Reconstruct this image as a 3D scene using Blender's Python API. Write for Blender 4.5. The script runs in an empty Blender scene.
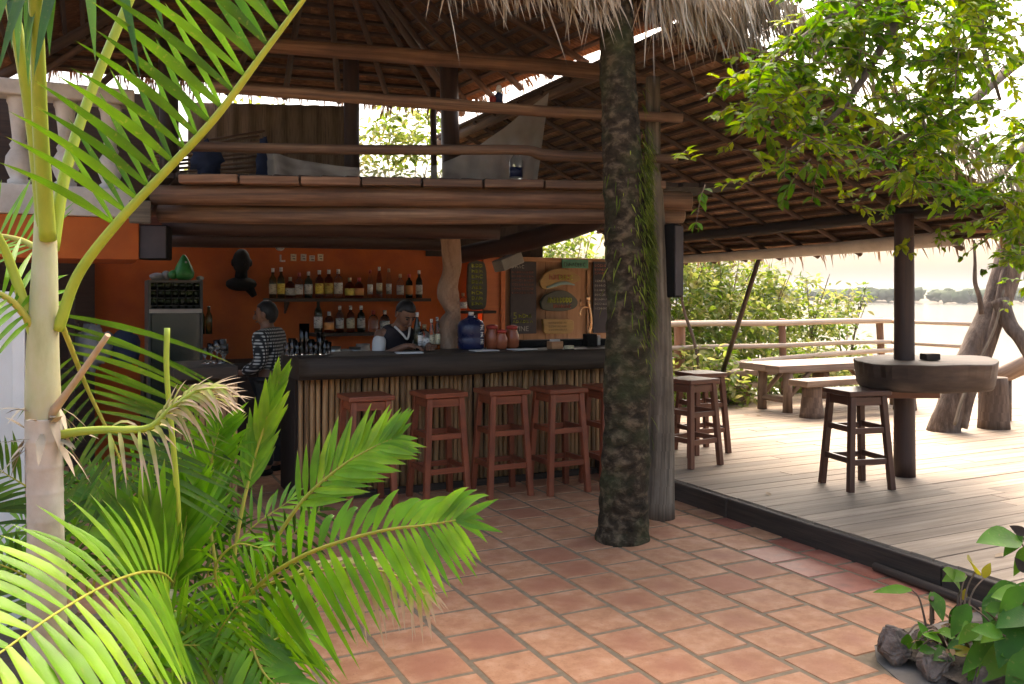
import bpy, math, random
from mathutils import Vector, Matrix, noise as mnoise
R = math.radians
rng = random.Random(7)
sc = bpy.context.scene
col = sc.collection
V = Vector

# ------------------------------------------------------------------ camera geometry (used to work out where things stand)
F, H0, HC = 870.0, 297.0, 1.55
YAW = R(26.1)
SN, CS = math.sin(YAW), math.cos(YAW)
RIGHT = V((CS, -SN, 0)); FWD = V((SN, CS, 0)); UP = V((0, 0, 1))
def at(px, py, Z):
    x = (px - 512) / F * Z
    return V((CS * x + SN * Z, -SN * x + CS * Z, HC + (H0 - py) / F * Z))
def gr(px, py, z=0.0):
    return at(px, py, (HC - z) * F / (py - H0))
def atY(px, py, Y):
    u = (px - 512) / F
    return at(px, py, Y / (CS - SN * u))
def atX(px, py, X):
    u = (px - 512) / F
    return at(px, py, X / (SN + CS * u))

# ------------------------------------------------------------------ tagging
def tag(o, label=None, cat=None, group=None, kind=None):
    if label: o['label'] = label
    if cat: o['category'] = cat
    if group: o['group'] = group
    if kind: o['kind'] = kind
    return o
def thing(name, label, cat, loc=(0, 0, 0), rz=0.0, group=None):
    o = bpy.data.objects.new(name, None)
    o.empty_display_size = 0.1
    col.objects.link(o)
    o.location = loc
    o.rotation_euler = (0, 0, rz)
    return tag(o, label, cat, group)
def origin_of(o):
    p = V((0, 0, 0))
    while o:
        p += V(o.location); o = o.parent
    return p
def dup(root, loc, rz=0.0, label=None, group=None):
    r = root.copy(); col.objects.link(r)
    r.location = loc; r.rotation_euler = (0, 0, rz)
    if label: r['label'] = label
    if group: r['group'] = group
    for ch in list(root.children):
        c = ch.copy(); col.objects.link(c); c.parent = r
        for g in list(ch.children):
            d = g.copy(); col.objects.link(d); d.parent = c
    return r

# ------------------------------------------------------------------ curves
def catmull(pts, n=8):
    pts = [V(p) for p in pts]
    if len(pts) < 3:
        return [pts[0].lerp(pts[-1], i / n) for i in range(n + 1)]
    P = [pts[0] * 2 - pts[1]] + pts + [pts[-1] * 2 - pts[-2]]
    out = []
    for i in range(1, len(P) - 2):
        a, b, c, d = P[i - 1], P[i], P[i + 1], P[i + 2]
        for k in range(n):
            t = k / n
            out.append(0.5 * ((2 * b) + (c - a) * t + (2 * a - 5 * b + 4 * c - d) * t * t + (3 * b - a - 3 * c + d) * t ** 3))
    out.append(pts[-1])
    return out

# ------------------------------------------------------------------ mesh collector
class MB:
    def __init__(self):
        self.v = []; self.f = []; self.uv = []; self.r = []; self.sm = []
    def face(self, idx, uvs, r, smooth=False):
        self.f.append(idx); self.uv.append(uvs); self.r.append(r); self.sm.append(smooth)
    def boxm(self, M, sx, sy, sz, r=None):
        """box of full size sx, sy, sz, placed by matrix M; u runs along the longest side"""
        r = rng.random() if r is None else r
        b = len(self.v)
        hs = (sx / 2, sy / 2, sz / 2)
        for x in (-1, 1):
            for y in (-1, 1):
                for z in (-1, 1):
                    self.v.append(M @ V((x * hs[0], y * hs[1], z * hs[2])))
        loc = [V((x * hs[0], y * hs[1], z * hs[2])) for x in (-1, 1) for y in (-1, 1) for z in (-1, 1)]
        long = max(range(3), key=lambda k: hs[k])
        ou, ov = rng.random() * 9, rng.random() * 9
        for q, ax in (((0, 1, 3, 2), 0), ((4, 6, 7, 5), 0), ((0, 4, 5, 1), 1), ((2, 3, 7, 6), 1), ((0, 2, 6, 4), 2), ((1, 5, 7, 3), 2)):
            if ax == long:
                a1, a2 = [k for k in range(3) if k != ax]
                uvs = [(loc[i][a1] * 0.4 + ou, loc[i][a2] + ov) for i in q]
            else:
                o = [k for k in range(3) if k not in (ax, long)][0]
                uvs = [(loc[i][long] + ou, loc[i][o] + ov + ax * 0.37) for i in q]
            self.face([b + i for i in q], uvs, r)
        return self
    def box(self, c, s, rz=0.0, r=None):
        return self.boxm(Matrix.Translation(V(c)) @ Matrix.Rotation(rz, 4, 'Z'), s[0], s[1], s[2], r)
    def beam(self, p0, p1, w, h, up=UP, r=None):
        p0, p1 = V(p0), V(p1)
        d = (p1 - p0); L = d.length; x = d / L
        y = V(up).cross(x)
        if y.length < 1e-4: y = V((0, 1, 0))
        y.normalize(); z = x.cross(y)
        M = Matrix((x, y, z)).transposed().to_4x4(); M.translation = (p0 + p1) / 2
        return self.boxm(M, L, w, h, r)
    def tube(self, pts, rad, n=10, cap=True, r=None, jit=0.0, jfreq=3.0, smooth=True):
        r = rng.random() if r is None else r
        pts = [V(p) for p in pts]
        m = len(pts)
        if not isinstance(rad, (list, tuple)): rad = [rad] * m
        if len(rad) != m:
            q = []
            for i in range(m):
                t = i / (m - 1) * (len(rad) - 1); k = min(int(t), len(rad) - 2)
                q.append(rad[k] + (rad[k + 1] - rad[k]) * (t - k))
            rad = q
        T = []
        for i in range(m):
            d = pts[min(i + 1, m - 1)] - pts[max(i - 1, 0)]
            T.append(d.normalized() if d.length > 1e-9 else V((0, 0, 1)))
        ref = V((0, 0, 1)) if abs(T[0].z) < 0.9 else V((1, 0, 0))
        Nv = (ref - T[0] * ref.dot(T[0])).normalized()
        b = len(self.v); seed = rng.random() * 50; length = 0.0; ls = []
        for i in range(m):
            if i:
                Nv = (Nv - T[i] * Nv.dot(T[i])).normalized()
                length += (pts[i] - pts[i - 1]).length
            ls.append(length)
            B = T[i].cross(Nv)
            for k in range(n):
                a = 2 * math.pi * k / n
                rr = rad[i]
                if jit:
                    rr *= 1 + jit * mnoise.noise(V((math.cos(a) * 1.3 + seed, math.sin(a) * 1.3, length * jfreq)))
                self.v.append(pts[i] + (Nv * math.cos(a) + B * math.sin(a)) * rr)
        o = rng.random() * 9
        for i in range(m - 1):
            for k in range(n):
                k2 = (k + 1) % n
                va, vb = 2 * math.pi * rad[i] * k / n, 2 * math.pi * rad[i] * (k + 1) / n
                self.face([b + i * n + k, b + i * n + k2, b + (i + 1) * n + k2, b + (i + 1) * n + k],
                          [(ls[i] + o, va), (ls[i] + o, vb), (ls[i + 1] + o, vb), (ls[i + 1] + o, va)], r, smooth)
        if cap:
            for i0, rev in ((0, True), ((m - 1), False)):
                idx = [b + i0 * n + k for k in range(n)]
                uvs = [(o + rad[i0] * 0.4 * math.cos(2 * math.pi * k / n), rad[i0] * math.sin(2 * math.pi * k / n)) for k in range(n)]
                if rev: idx = idx[::-1]; uvs = uvs[::-1]
                self.face(idx, uvs, r)
        return self
    def lathe(self, prof, c, n=16, r=None, smooth=True):
        """prof: [(radius, z)] from bottom to top round the vertical through c"""
        c = V(c)
        return self.tube_profile([(c + V((0, 0, z)), rr) for rr, z in prof], n, r, smooth)
    def tube_profile(self, rings, n, r=None, smooth=True, x=V((1, 0, 0)), y=V((0, 1, 0))):
        r = rng.random() if r is None else r
        b = len(self.v); m = len(rings)
        for p, rr in rings:
            for k in range(n):
                a = 2 * math.pi * k / n
                self.v.append(p + x * (math.cos(a) * rr) + y * (math.sin(a) * rr))
        h = 0.0
        for i in range(m - 1):
            h2 = h + (rings[i + 1][0] - rings[i][0]).length
            for k in range(n):
                k2 = (k + 1) % n
                self.face([b + i * n + k, b + i * n + k2, b + (i + 1) * n + k2, b + (i + 1) * n + k],
                          [(h, k / n), (h, (k + 1) / n), (h2, (k + 1) / n), (h2, k / n)], r, smooth)
            h = h2
        self.face([b + k for k in range(n)][::-1], [(0, 0)] * n, r)
        self.face([b + (m - 1) * n + k for k in range(n)], [(0, 0)] * n, r)
        return self
    def prism(self, poly, ext, r=None):
        """poly: 3-D points of one face, pushed by the vector ext"""
        r = rng.random() if r is None else r
        poly = [V(p) for p in poly]; ext = V(ext); n = len(poly); b = len(self.v)
        c = sum(poly, V()) / n
        nrm = V()
        for i in range(n): nrm += (poly[i] - c).cross(poly[(i + 1) % n] - c)
        if nrm.dot(ext) > 0: poly = poly[::-1]
        self.v += poly + [p + ext for p in poly]
        nrm.normalize()
        ax = V((1, 0, 0)) if abs(nrm.x) < 0.8 else V((0, 1, 0))
        ay = nrm.cross(ax).normalized(); ax = ay.cross(nrm)
        uv = [(p.dot(ax), p.dot(ay)) for p in poly]
        self.face([b + i for i in range(n)], uv, r)
        self.face([b + n + i for i in range(n)][::-1], uv[::-1], r)
        for i in range(n):
            j = (i + 1) % n
            L = (poly[i] - poly[j]).length
            self.face([b + i, b + n + i, b + n + j, b + j], [(0, 0), (0, ext.length), (L, ext.length), (L, 0)], r)
        return self
    def sheet(self, fn, nu, nv, r=0.5, smooth=True, double=False):
        b = len(self.v)
        for i in range(nu + 1):
            for j in range(nv + 1):
                self.v.append(V(fn(i / nu, j / nv)))
        for i in range(nu):
            for j in range(nv):
                a = b + i * (nv + 1) + j
                self.face([a, a + nv + 1, a + nv + 2, a + 1], [(i / nu, j / nv), ((i + 1) / nu, j / nv), ((i + 1) / nu, (j + 1) / nv), (i / nu, (j + 1) / nv)], r, smooth)
        return self
    def ball(self, c, rad, nu=12, nv=8, r=None, noise=0.0, nf=2.0):
        r = rng.random() if r is None else r
        c = V(c); rad = V(rad) if not isinstance(rad, (int, float)) else V((rad,) * 3)
        b = len(self.v); sd = V((rng.random() * 30, rng.random() * 30, 0))
        for j in range(nv + 1):
            th = math.pi * j / nv
            for i in range(nu):
                ph = 2 * math.pi * i / nu
                d = V((math.sin(th) * math.cos(ph), math.sin(th) * math.sin(ph), math.cos(th)))
                k = 1 + noise * mnoise.noise(d * nf + sd)
                self.v.append(c + V((d.x * rad.x, d.y * rad.y, d.z * rad.z)) * k)
        for j in range(nv):
            for i in range(nu):
                i2 = (i + 1) % nu
                q = [b + j * nu + i, b + (j + 1) * nu + i, b + (j + 1) * nu + i2, b + j * nu + i2]
                self.face(q, [(i / nu, j / nv), (i / nu, (j + 1) / nv), ((i + 1) / nu, (j + 1) / nv), ((i + 1) / nu, j / nv)], r, True)
        return self
    def blade(self, p, d, L, w, nrm, droop=0.0, seg=5, fold=0.25, r=None, base=0.35, grav=V((0, 0, -1))):
        """one long leaflet from p along d, its upper face towards nrm, bending under its own weight"""
        r = rng.random() if r is None else r
        d = V(d).normalized(); b = len(self.v)
        prev = V(p); pts = []
        for i in range(seg + 1):
            u = i / seg
            pts.append(V(p) + d * (L * u) + grav * (droop * L * u * u))
        for i in range(seg + 1):
            u = i / seg
            t = (pts[min(i + 1, seg)] - pts[max(i - 1, 0)]).normalized()
            s = t.cross(nrm)
            s = s.normalized() if s.length > 1e-5 else RIGHT.copy()
            nn = s.cross(t)
            ww = w * 0.5 * (base + (1 - base) * min(1, u / 0.3)) * (1 - max(0, (u - 0.3) / 0.7) ** 1.7)
            self.v += [pts[i] - s * ww + nn * (fold * ww), pts[i].copy(), pts[i] + s * ww + nn * (fold * ww)]
        for i in range(seg):
            a = b + i * 3
            for k in (0, 1):
                self.face([a + k, a + k + 1, a + k + 4, a + k + 3], [(i / seg, k / 2), (i / seg, (k + 1) / 2), ((i + 1) / seg, (k + 1) / 2), ((i + 1) / seg, k / 2)], r, True)
        return self
    def leaf(self, p, d, nrm, L, w, r=None, fold=0.3, curl=0.15):
        """a short broad leaf: six points with a fold down the middle"""
        r = rng.random() if r is None else r
        d = V(d).normalized(); s = d.cross(nrm)
        s = s.normalized() if s.length > 1e-5 else RIGHT.copy()
        n = s.cross(d); b = len(self.v); p = V(p)
        m1 = p + d * (L * 0.38); m2 = p + d * (L * 0.72) - n * (curl * L * 0.4); tip = p + d * L - n * (curl * L)
        k = fold * w * 0.5
        self.v += [p, m1 - s * w * 0.5 + n * k, m1, m1 + s * w * 0.5 + n * k, m2 - s * w * 0.36 + n * k, m2, m2 + s * w * 0.36 + n * k, tip]
        for q, us in (((0, 2, 1), (0, .4, .4)), ((0, 3, 2), (0, .4, .4)), ((1, 2, 5, 4), (.4, .4, .7, .7)), ((2, 3, 6, 5), (.4, .4, .7, .7)), ((4, 5, 7), (.7, .7, 1)), ((5, 6, 7), (.7, .7, 1))):
            self.face([b + i for i in q], [(us[k2], [0.5, 0, .5, 1, 0, .5, 1, .5][i]) for k2, i in enumerate(q)], r, True)
        return self
    def add(self, verts, faces, r=0.5, smooth=True):
        b = len(self.v)
        self.v += [V(p) for p in verts]
        for f in faces:
            self.face([b + i for i in f], [(verts[i][0], verts[i][2]) for i in f], r, smooth)
        return self
    def build(self, name, mat, parent=None, loc=None, bevel=0.0, label=None, subsurf=0, local=False):
        """ONE mesh object; vertices are in world space unless local, and are moved to the object's own origin"""
        org = origin_of(parent) if parent else V(loc) if loc is not None else V((0, 0, 0))
        if local: org = V((0, 0, 0))
        me = bpy.data.meshes.new(name)
        me.from_pydata([tuple(p - org) for p in self.v], [], self.f)
        uvl = me.uv_layers.new(name='UVMap')
        flat = [c for fu in self.uv for uv in fu for c in uv]
        uvl.data.foreach_set('uv', flat)
        at_ = me.attributes.new('rnd', 'FLOAT', 'FACE')
        at_.data.foreach_set('value', self.r)
        me.polygons.foreach_set('use_smooth', self.sm)
        me.materials.append(mat)
        me.update()
        o = bpy.data.objects.new(name, me)
        col.objects.link(o)
        if parent: o.parent = parent
        elif loc is not None: o.location = loc
        if bevel:
            md = o.modifiers.new('soft_edges', 'BEVEL'); md.width = bevel; md.segments = 2; md.limit_method = 'ANGLE'; md.angle_limit = R(40)
        if subsurf:
            md = o.modifiers.new('smooth', 'SUBSURF'); md.levels = subsurf; md.render_levels = subsurf
        if label: o['label'] = label
        return o

# ------------------------------------------------------------------ materials
class NT:
    def __init__(self, name):
        self.m = bpy.data.materials.new(name); self.m.use_nodes = True
        self.t = self.m.node_tree; self.n = self.t.nodes; self.n.clear()
        self.out = self.n.new('ShaderNodeOutputMaterial')
    def new(self, kind, **kw):
        nd = self.n.new(kind)
        for k, v in kw.items(): setattr(nd, k, v)
        return nd
    def link(self, a, b): self.t.links.new(a, b)
def ramp(nt, cols, fac, lo=0.25, hi=0.75):
    r = nt.new('ShaderNodeValToRGB')
    e = r.color_ramp.elements
    k = len(cols)
    for i, c in enumerate(cols):
        p = lo + (hi - lo) * i / max(1, k - 1)
        if i < 2:
            el = e[i]; el.position = p
        else:
            el = e.new(p)
        el.color = (*c, 1)
    nt.link(fac, r.inputs[0])
    return r.outputs[0]
def surf(name, cols, scale=(6, 6, 6), coord='Object', detail=6, rough=0.75, rvar=0.15, spec=0.4, bump=0.3, bdist=0.01, vary=0.25, ovary=0.0,
         blotch=None, bscale=1.5, metallic=0.0, lo=0.3, hi=0.7, warp=0.0, sheen=0.0):
    """grainy surface: stretched noise for the base colour, random tint per piece, optional large blotches, bump"""
    nt = NT(name)
    bs = nt.new('ShaderNodeBsdfPrincipled')
    tc = nt.new('ShaderNodeTexCoord'); mp = nt.new('ShaderNodeMapping')
    mp.inputs['Scale'].default_value = scale
    nt.link(tc.outputs[coord], mp.inputs[0])
    nz = nt.new('ShaderNodeTexNoise'); nz.inputs['Scale'].default_value = 1.0; nz.inputs['Detail'].default_value = detail
    nz.inputs['Roughness'].default_value = 0.62; nz.inputs['Distortion'].default_value = warp
    nt.link(mp.outputs[0], nz.inputs['Vector'])
    c = ramp(nt, cols, nz.outputs['Fac'], lo, hi)
    if blotch:
        n2 = nt.new('ShaderNodeTexNoise'); n2.inputs['Scale'].default_value = bscale; n2.inputs['Detail'].default_value = 5
        nt.link(tc.outputs['Object'], n2.inputs['Vector'])
        mr = nt.new('ShaderNodeMapRange'); mr.inputs[1].default_value = 0.45; mr.inputs[2].default_value = 0.7
        mr.inputs[4].default_value = blotch[1]
        nt.link(n2.outputs['Fac'], mr.inputs[0])
        mx = nt.new('ShaderNodeMix', data_type='RGBA')
        nt.link(mr.outputs[0], mx.inputs[0]); nt.link(c, mx.inputs[6]); mx.inputs[7].default_value = (*blotch[0], 1)
        c = mx.outputs[2]
    if vary or ovary:
        at_ = nt.new('ShaderNodeAttribute', attribute_name='rnd')
        oi = nt.new('ShaderNodeObjectInfo')
        m1 = nt.new('ShaderNodeMapRange'); m1.inputs[3].default_value = 1 - vary; m1.inputs[4].default_value = 1 + vary
        m2 = nt.new('ShaderNodeMapRange'); m2.inputs[3].default_value = 1 - ovary; m2.inputs[4].default_value = 1 + ovary
        nt.link(at_.outputs['Fac'], m1.inputs[0]); nt.link(oi.outputs['Random'], m2.inputs[0])
        mu = nt.new('ShaderNodeMath', operation='MULTIPLY'); nt.link(m1.outputs[0], mu.inputs[0]); nt.link(m2.outputs[0], mu.inputs[1])
        hs = nt.new('ShaderNodeHueSaturation'); nt.link(mu.outputs[0], hs.inputs['Value']); nt.link(c, hs.inputs['Color'])
        c = hs.outputs[0]
    nt.link(c, bs.inputs['Base Color'])
    rr = nt.new('ShaderNodeMapRange'); rr.inputs[3].default_value = rough - rvar; rr.inputs[4].default_value = min(1, rough + rvar)
    nt.link(nz.outputs['Fac'], rr.inputs[0]); nt.link(rr.outputs[0], bs.inputs['Roughness'])
    bs.inputs['Specular IOR Level'].default_value = spec
    bs.inputs['Metallic'].default_value = metallic
    if sheen: bs.inputs['Coat Weight'].default_value = sheen; bs.inputs['Coat Roughness'].default_value = 0.25
    if bump:
        bp = nt.new('ShaderNodeBump'); bp.inputs['Strength'].default_value = bump; bp.inputs['Distance'].default_value = bdist
        nt.link(nz.outputs['Fac'], bp.inputs['Height']); nt.link(bp.outputs[0], bs.inputs['Normal'])
    nt.link(bs.outputs[0], nt.out.inputs[0])
    return nt.m
def tile_mat():
    nt = NT('terracotta_tile'); bs = nt.new('ShaderNodeBsdfPrincipled')
    tc = nt.new('ShaderNodeTexCoord'); at_ = nt.new('ShaderNodeAttribute', attribute_name='rnd')
    nz = nt.new('ShaderNodeTexNoise'); nz.inputs['Scale'].default_value = 11; nz.inputs['Detail'].default_value = 8; nz.inputs['Roughness'].default_value = .65; nt.link(tc.outputs['Object'], nz.inputs['Vector'])
    c = ramp(nt, [(.36, .165, .080), (.45, .22, .112), (.53, .29, .165)], nz.outputs['Fac'], .32, .68)
    # darker rosy middle left by the kiln, its size different on every tile
    mp = nt.new('ShaderNodeVectorMath', operation='DISTANCE'); nt.link(tc.outputs['UV'], mp.inputs[0]); mp.inputs[1].default_value = (.5, .5, 0)
    n2 = nt.new('ShaderNodeTexNoise'); n2.inputs['Scale'].default_value = 5; n2.inputs['Detail'].default_value = 4; nt.link(tc.outputs['Object'], n2.inputs['Vector'])
    ad = nt.new('ShaderNodeMath', operation='ADD'); nt.link(mp.outputs['Value'], ad.inputs[0]); nt.link(n2.outputs['Fac'], ad.inputs[1])
    a2 = nt.new('ShaderNodeMath', operation='ADD'); nt.link(ad.outputs[0], a2.inputs[0]); nt.link(at_.outputs['Fac'], a2.inputs[1])
    mr = nt.new('ShaderNodeMapRange'); mr.inputs[1].default_value = .85; mr.inputs[2].default_value = 1.4; mr.inputs[3].default_value = .75; mr.inputs[4].default_value = 0; nt.link(a2.outputs[0], mr.inputs[0])
    mx = nt.new('ShaderNodeMix', data_type='RGBA'); nt.link(mr.outputs[0], mx.inputs[0]); nt.link(c, mx.inputs[6]); mx.inputs[7].default_value = (.33, .125, .070, 1)
    # fine grit and specks, and broad walked-in dirt
    n3 = nt.new('ShaderNodeTexNoise'); n3.inputs['Scale'].default_value = 120; n3.inputs['Detail'].default_value = 3; nt.link(tc.outputs['Object'], n3.inputs['Vector'])
    m3 = nt.new('ShaderNodeMapRange'); m3.inputs[1].default_value = .6; m3.inputs[2].default_value = .72; m3.inputs[4].default_value = .5; nt.link(n3.outputs['Fac'], m3.inputs[0])
    x3 = nt.new('ShaderNodeMix', data_type='RGBA'); nt.link(m3.outputs[0], x3.inputs[0]); nt.link(mx.outputs[2], x3.inputs[6]); x3.inputs[7].default_value = (.20, .10, .06, 1)
    n4 = nt.new('ShaderNodeTexNoise'); n4.inputs['Scale'].default_value = .9; n4.inputs['Detail'].default_value = 6; nt.link(tc.outputs['Object'], n4.inputs['Vector'])
    m4 = nt.new('ShaderNodeMapRange'); m4.inputs[1].default_value = .3; m4.inputs[2].default_value = .7; m4.inputs[3].default_value = .80; m4.inputs[4].default_value = 1.12; nt.link(n4.outputs['Fac'], m4.inputs[0])
    hs = nt.new('ShaderNodeHueSaturation'); nt.link(m4.outputs[0], hs.inputs['Value']); nt.link(x3.outputs[2], hs.inputs['Color'])
    nt.link(hs.outputs[0], bs.inputs['Base Color'])
    rr = nt.new('ShaderNodeMapRange'); rr.inputs[3].default_value = .5; rr.inputs[4].default_value = .85; nt.link(n2.outputs['Fac'], rr.inputs[0]); nt.link(rr.outputs[0], bs.inputs['Roughness'])
    bs.inputs['Specular IOR Level'].default_value = .3
    bp = nt.new('ShaderNodeBump'); bp.inputs['Strength'].default_value = .35; bp.inputs['Distance'].default_value = .004; nt.link(nz.outputs['Fac'], bp.inputs['Height']); nt.link(bp.outputs[0], bs.inputs['Normal'])
    nt.link(bs.outputs[0], nt.out.inputs[0])
    return nt.m
def wood(name, cols, grain=(2.5, 45, 1), rough=0.6, **kw):
    return surf(name, cols, scale=grain, coord='UV', rough=rough, **kw)
def leafmat(name, cols, tip=None, trans=0.35, rough=0.45, tipat=0.8, hue=0.0, spec=0.4):
    """leaf: colour varies leaf by leaf, tips may be dry, light passes through"""
    nt = NT(name)
    at_ = nt.new('ShaderNodeAttribute', attribute_name='rnd')
    c = ramp(nt, cols, at_.outputs['Fac'], 0.0, 1.0)
    uv = nt.new('ShaderNodeTexCoord'); sp = nt.new('ShaderNodeSeparateXYZ'); nt.link(uv.outputs['UV'], sp.inputs[0])
    nz = nt.new('ShaderNodeTexNoise'); nz.inputs['Scale'].default_value = 9; nt.link(uv.outputs['Object'], nz.inputs['Vector'])
    hs = nt.new('ShaderNodeHueSaturation'); mr = nt.new('ShaderNodeMapRange'); mr.inputs[1].default_value = .25; mr.inputs[2].default_value = .75; mr.inputs[3].default_value = 0.6; mr.inputs[4].default_value = 1.3
    nt.link(nz.outputs['Fac'], mr.inputs[0]); nt.link(mr.outputs[0], hs.inputs['Value']); nt.link(c, hs.inputs['Color'])
    c = hs.outputs[0]
    n3 = nt.new('ShaderNodeTexNoise'); n3.inputs['Scale'].default_value = 70; n3.inputs['Detail'].default_value = 2; nt.link(uv.outputs['Object'], n3.inputs['Vector'])
    m4 = nt.new('ShaderNodeMapRange'); m4.inputs[1].default_value = .62; m4.inputs[2].default_value = .72; m4.inputs[4].default_value = .55; nt.link(n3.outputs['Fac'], m4.inputs[0])
    sx = nt.new('ShaderNodeMix', data_type='RGBA'); m4.inputs[4].default_value = .28; nt.link(m4.outputs[0], sx.inputs[0]); nt.link(c, sx.inputs[6]); sx.inputs[7].default_value = (.30, .24, .08, 1)
    c = sx.outputs[2]
    if tip:
        ad = nt.new('ShaderNodeMath', operation='ADD'); nt.link(sp.outputs[0], ad.inputs[0])
        nm = nt.new('ShaderNodeMapRange'); nm.inputs[3].default_value = -0.15; nm.inputs[4].default_value = 0.15
        nt.link(nz.outputs['Fac'], nm.inputs[0]); nt.link(nm.outputs[0], ad.inputs[1])
        m3 = nt.new('ShaderNodeMapRange'); m3.inputs[1].default_value = tipat; m3.inputs[2].default_value = tipat + 0.18
        nt.link(ad.outputs[0], m3.inputs[0])
        mx = nt.new('ShaderNodeMix', data_type='RGBA'); nt.link(m3.outputs[0], mx.inputs[0]); nt.link(c, mx.inputs[6]); mx.inputs[7].default_value = (*tip, 1)
        c = mx.outputs[2]
    bs = nt.new('ShaderNodeBsdfPrincipled'); bs.inputs['Roughness'].default_value = rough; bs.inputs['Specular IOR Level'].default_value = spec
    # fine lengthwise veins
    wv = nt.new('ShaderNodeTexWave', bands_direction='Y'); wv.inputs['Scale'].default_value = 6; nt.link(uv.outputs['UV'], wv.inputs['Vector'])
    bp = nt.new('ShaderNodeBump'); bp.inputs['Strength'].default_value = 0.15; bp.inputs['Distance'].default_value = 0.004
    nt.link(wv.outputs['Fac'], bp.inputs['Height']); nt.link(bp.outputs[0], bs.inputs['Normal'])
    nt.link(c, bs.inputs['Base Color'])
    tr = nt.new('ShaderNodeBsdfTranslucent')
    ht = nt.new('ShaderNodeHueSaturation'); ht.inputs['Saturation'].default_value = 1.1; ht.inputs['Value'].default_value = 1.25
    nt.link(c, ht.inputs['Color']); nt.link(ht.outputs[0], tr.inputs[0])
    ms = nt.new('ShaderNodeMixShader'); ms.inputs[0].default_value = trans
    nt.link(bs.outputs[0], ms.inputs[1]); nt.link(tr.outputs[0], ms.inputs[2]); nt.link(ms.outputs[0], nt.out.inputs[0])
    return nt.m
def glass(name, tint, rough=0.05, alpha=0.0):
    nt = NT(name); bs = nt.new('ShaderNodeBsdfPrincipled')
    bs.inputs['Base Color'].default_value = (*tint, 1); bs.inputs['Roughness'].default_value = rough
    bs.inputs['Transmission Weight'].default_value = 1.0 - alpha; bs.inputs['IOR'].default_value = 1.45
    nz = nt.new('ShaderNodeTexNoise'); nz.inputs['Scale'].default_value = 30
    bp = nt.new('ShaderNodeBump'); bp.inputs['Strength'].default_value = 0.04; nt.link(nz.outputs['Fac'], bp.inputs['Height']); nt.link(bp.outputs[0], bs.inputs['Normal'])
    nt.link(bs.outputs[0], nt.out.inputs[0])
    return nt.m

M = {}
M['tile'] = tile_mat()
M['grout'] = surf('grout', [(.15, .11, .065), (.25, .185, .115)], scale=(20, 20, 20), rough=.9, bump=.4, bdist=.004)
M['soil'] = surf('soil', [(.03, .022, .015), (.09, .065, .045)], scale=(9, 9, 9), rough=.95, bump=1, bdist=.03)
M['earth'] = surf('earth', [(.10, .08, .05), (.20, .16, .11), (.12, .13, .06)], scale=(.6, .6, .6), rough=.95, bump=.5, bdist=.05)
M['cement'] = surf('cement', [(.12, .10, .08), (.22, .185, .15)], scale=(6, 6, 6), rough=.85, bump=.4, bdist=.006)
M['deck'] = wood('weathered_deck', [(.21, .145, .092), (.35, .26, .175), (.45, .35, .25)], grain=(1.4, 26, 1), rough=.68, rvar=.15, spec=.25, bump=.35, bdist=.004, vary=.22, blotch=((.24, .19, .15), .45), bscale=.8)
M['edge'] = wood('dark_edge_beam', [(.022, .016, .012), (.075, .052, .036)], rough=.75, bump=.5)
M['stool'] = wood('red_brown_stool', [(.14, .032, .013), (.25, .065, .027), (.33, .10, .045)], grain=(2, 30, 1), rough=.38, bump=.12, bdist=.002, vary=.12, ovary=.15, blotch=((.10, .03, .02), .5), bscale=5)
M['dkstool'] = wood('dark_brown_stool', [(.055, .022, .014), (.10, .042, .026)], grain=(2, 30, 1), rough=.36, bump=.12, bdist=.002, vary=.12, ovary=.15)
M['midstool'] = wood('brown_stool', [(.13, .05, .028), (.22, .09, .05)], grain=(2, 30, 1), rough=.4, bump=.12, bdist=.002, vary=.12, ovary=.1)
M['bamboo'] = wood('bamboo', [(.15, .075, .03), (.32, .18, .075), (.43, .27, .125)], grain=(2.5, 30, 1), rough=.5, bump=.15, bdist=.003, vary=.35)
M['counter'] = wood('counter_wood', [(.016, .011, .008), (.038, .027, .019), (.06, .046, .034)], grain=(1.2, 14, 1), rough=.6, spec=.25, bump=.4, bdist=.006)
M['log'] = wood('brown_log', [(.05, .026, .015), (.15, .08, .043), (.27, .165, .095)], grain=(1.5, 32, 1), rough=.7, bump=.5, bdist=.008, vary=.3, blotch=((.08, .04, .025), .6), bscale=2.5)
M['redlog'] = wood('reddish_log', [(.075, .036, .018), (.20, .10, .052), (.32, .18, .10)], grain=(1.5, 32, 1), rough=.75, bump=.6, bdist=.008, vary=.25, blotch=((.06, .03, .02), .6), bscale=2.5)
M['greylog'] = wood('grey_post', [(.055, .043, .031), (.175, .14, .10), (.31, .255, .19)], grain=(1.2, 24, 1), spec=.15, rough=.9, bump=.9, bdist=.012, vary=.15, blotch=((.07, .055, .04), .6), bscale=4)
M['darkpost'] = wood('dark_post', [(.032, .016, .012), (.07, .036, .026)], grain=(1.2, 20, 1), rough=.5, bump=.4, bdist=.005)
M['palerail'] = wood('pale_rail', [(.42, .30, .20), (.62, .49, .36)], grain=(1.5, 25, 1), rough=.7, bump=.3, bdist=.004, vary=.15)
M['railpost'] = wood('reddish_rail_post', [(.24, .115, .065), (.36, .20, .12)], grain=(1.5, 25, 1), rough=.7, bump=.3, bdist=.004)
M['tablewood'] = wood('worn_table_wood', [(.13, .08, .05), (.26, .175, .115), (.38, .28, .20)], grain=(1.2, 18, 1), rough=.6, bump=.4, bdist=.005, vary=.2)
M['stumpwood'] = wood('stump_bark', [(.075, .048, .032), (.15, .10, .07), (.24, .17, .12)], grain=(2, 16, 1), rough=.85, bump=.9, bdist=.015)
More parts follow.
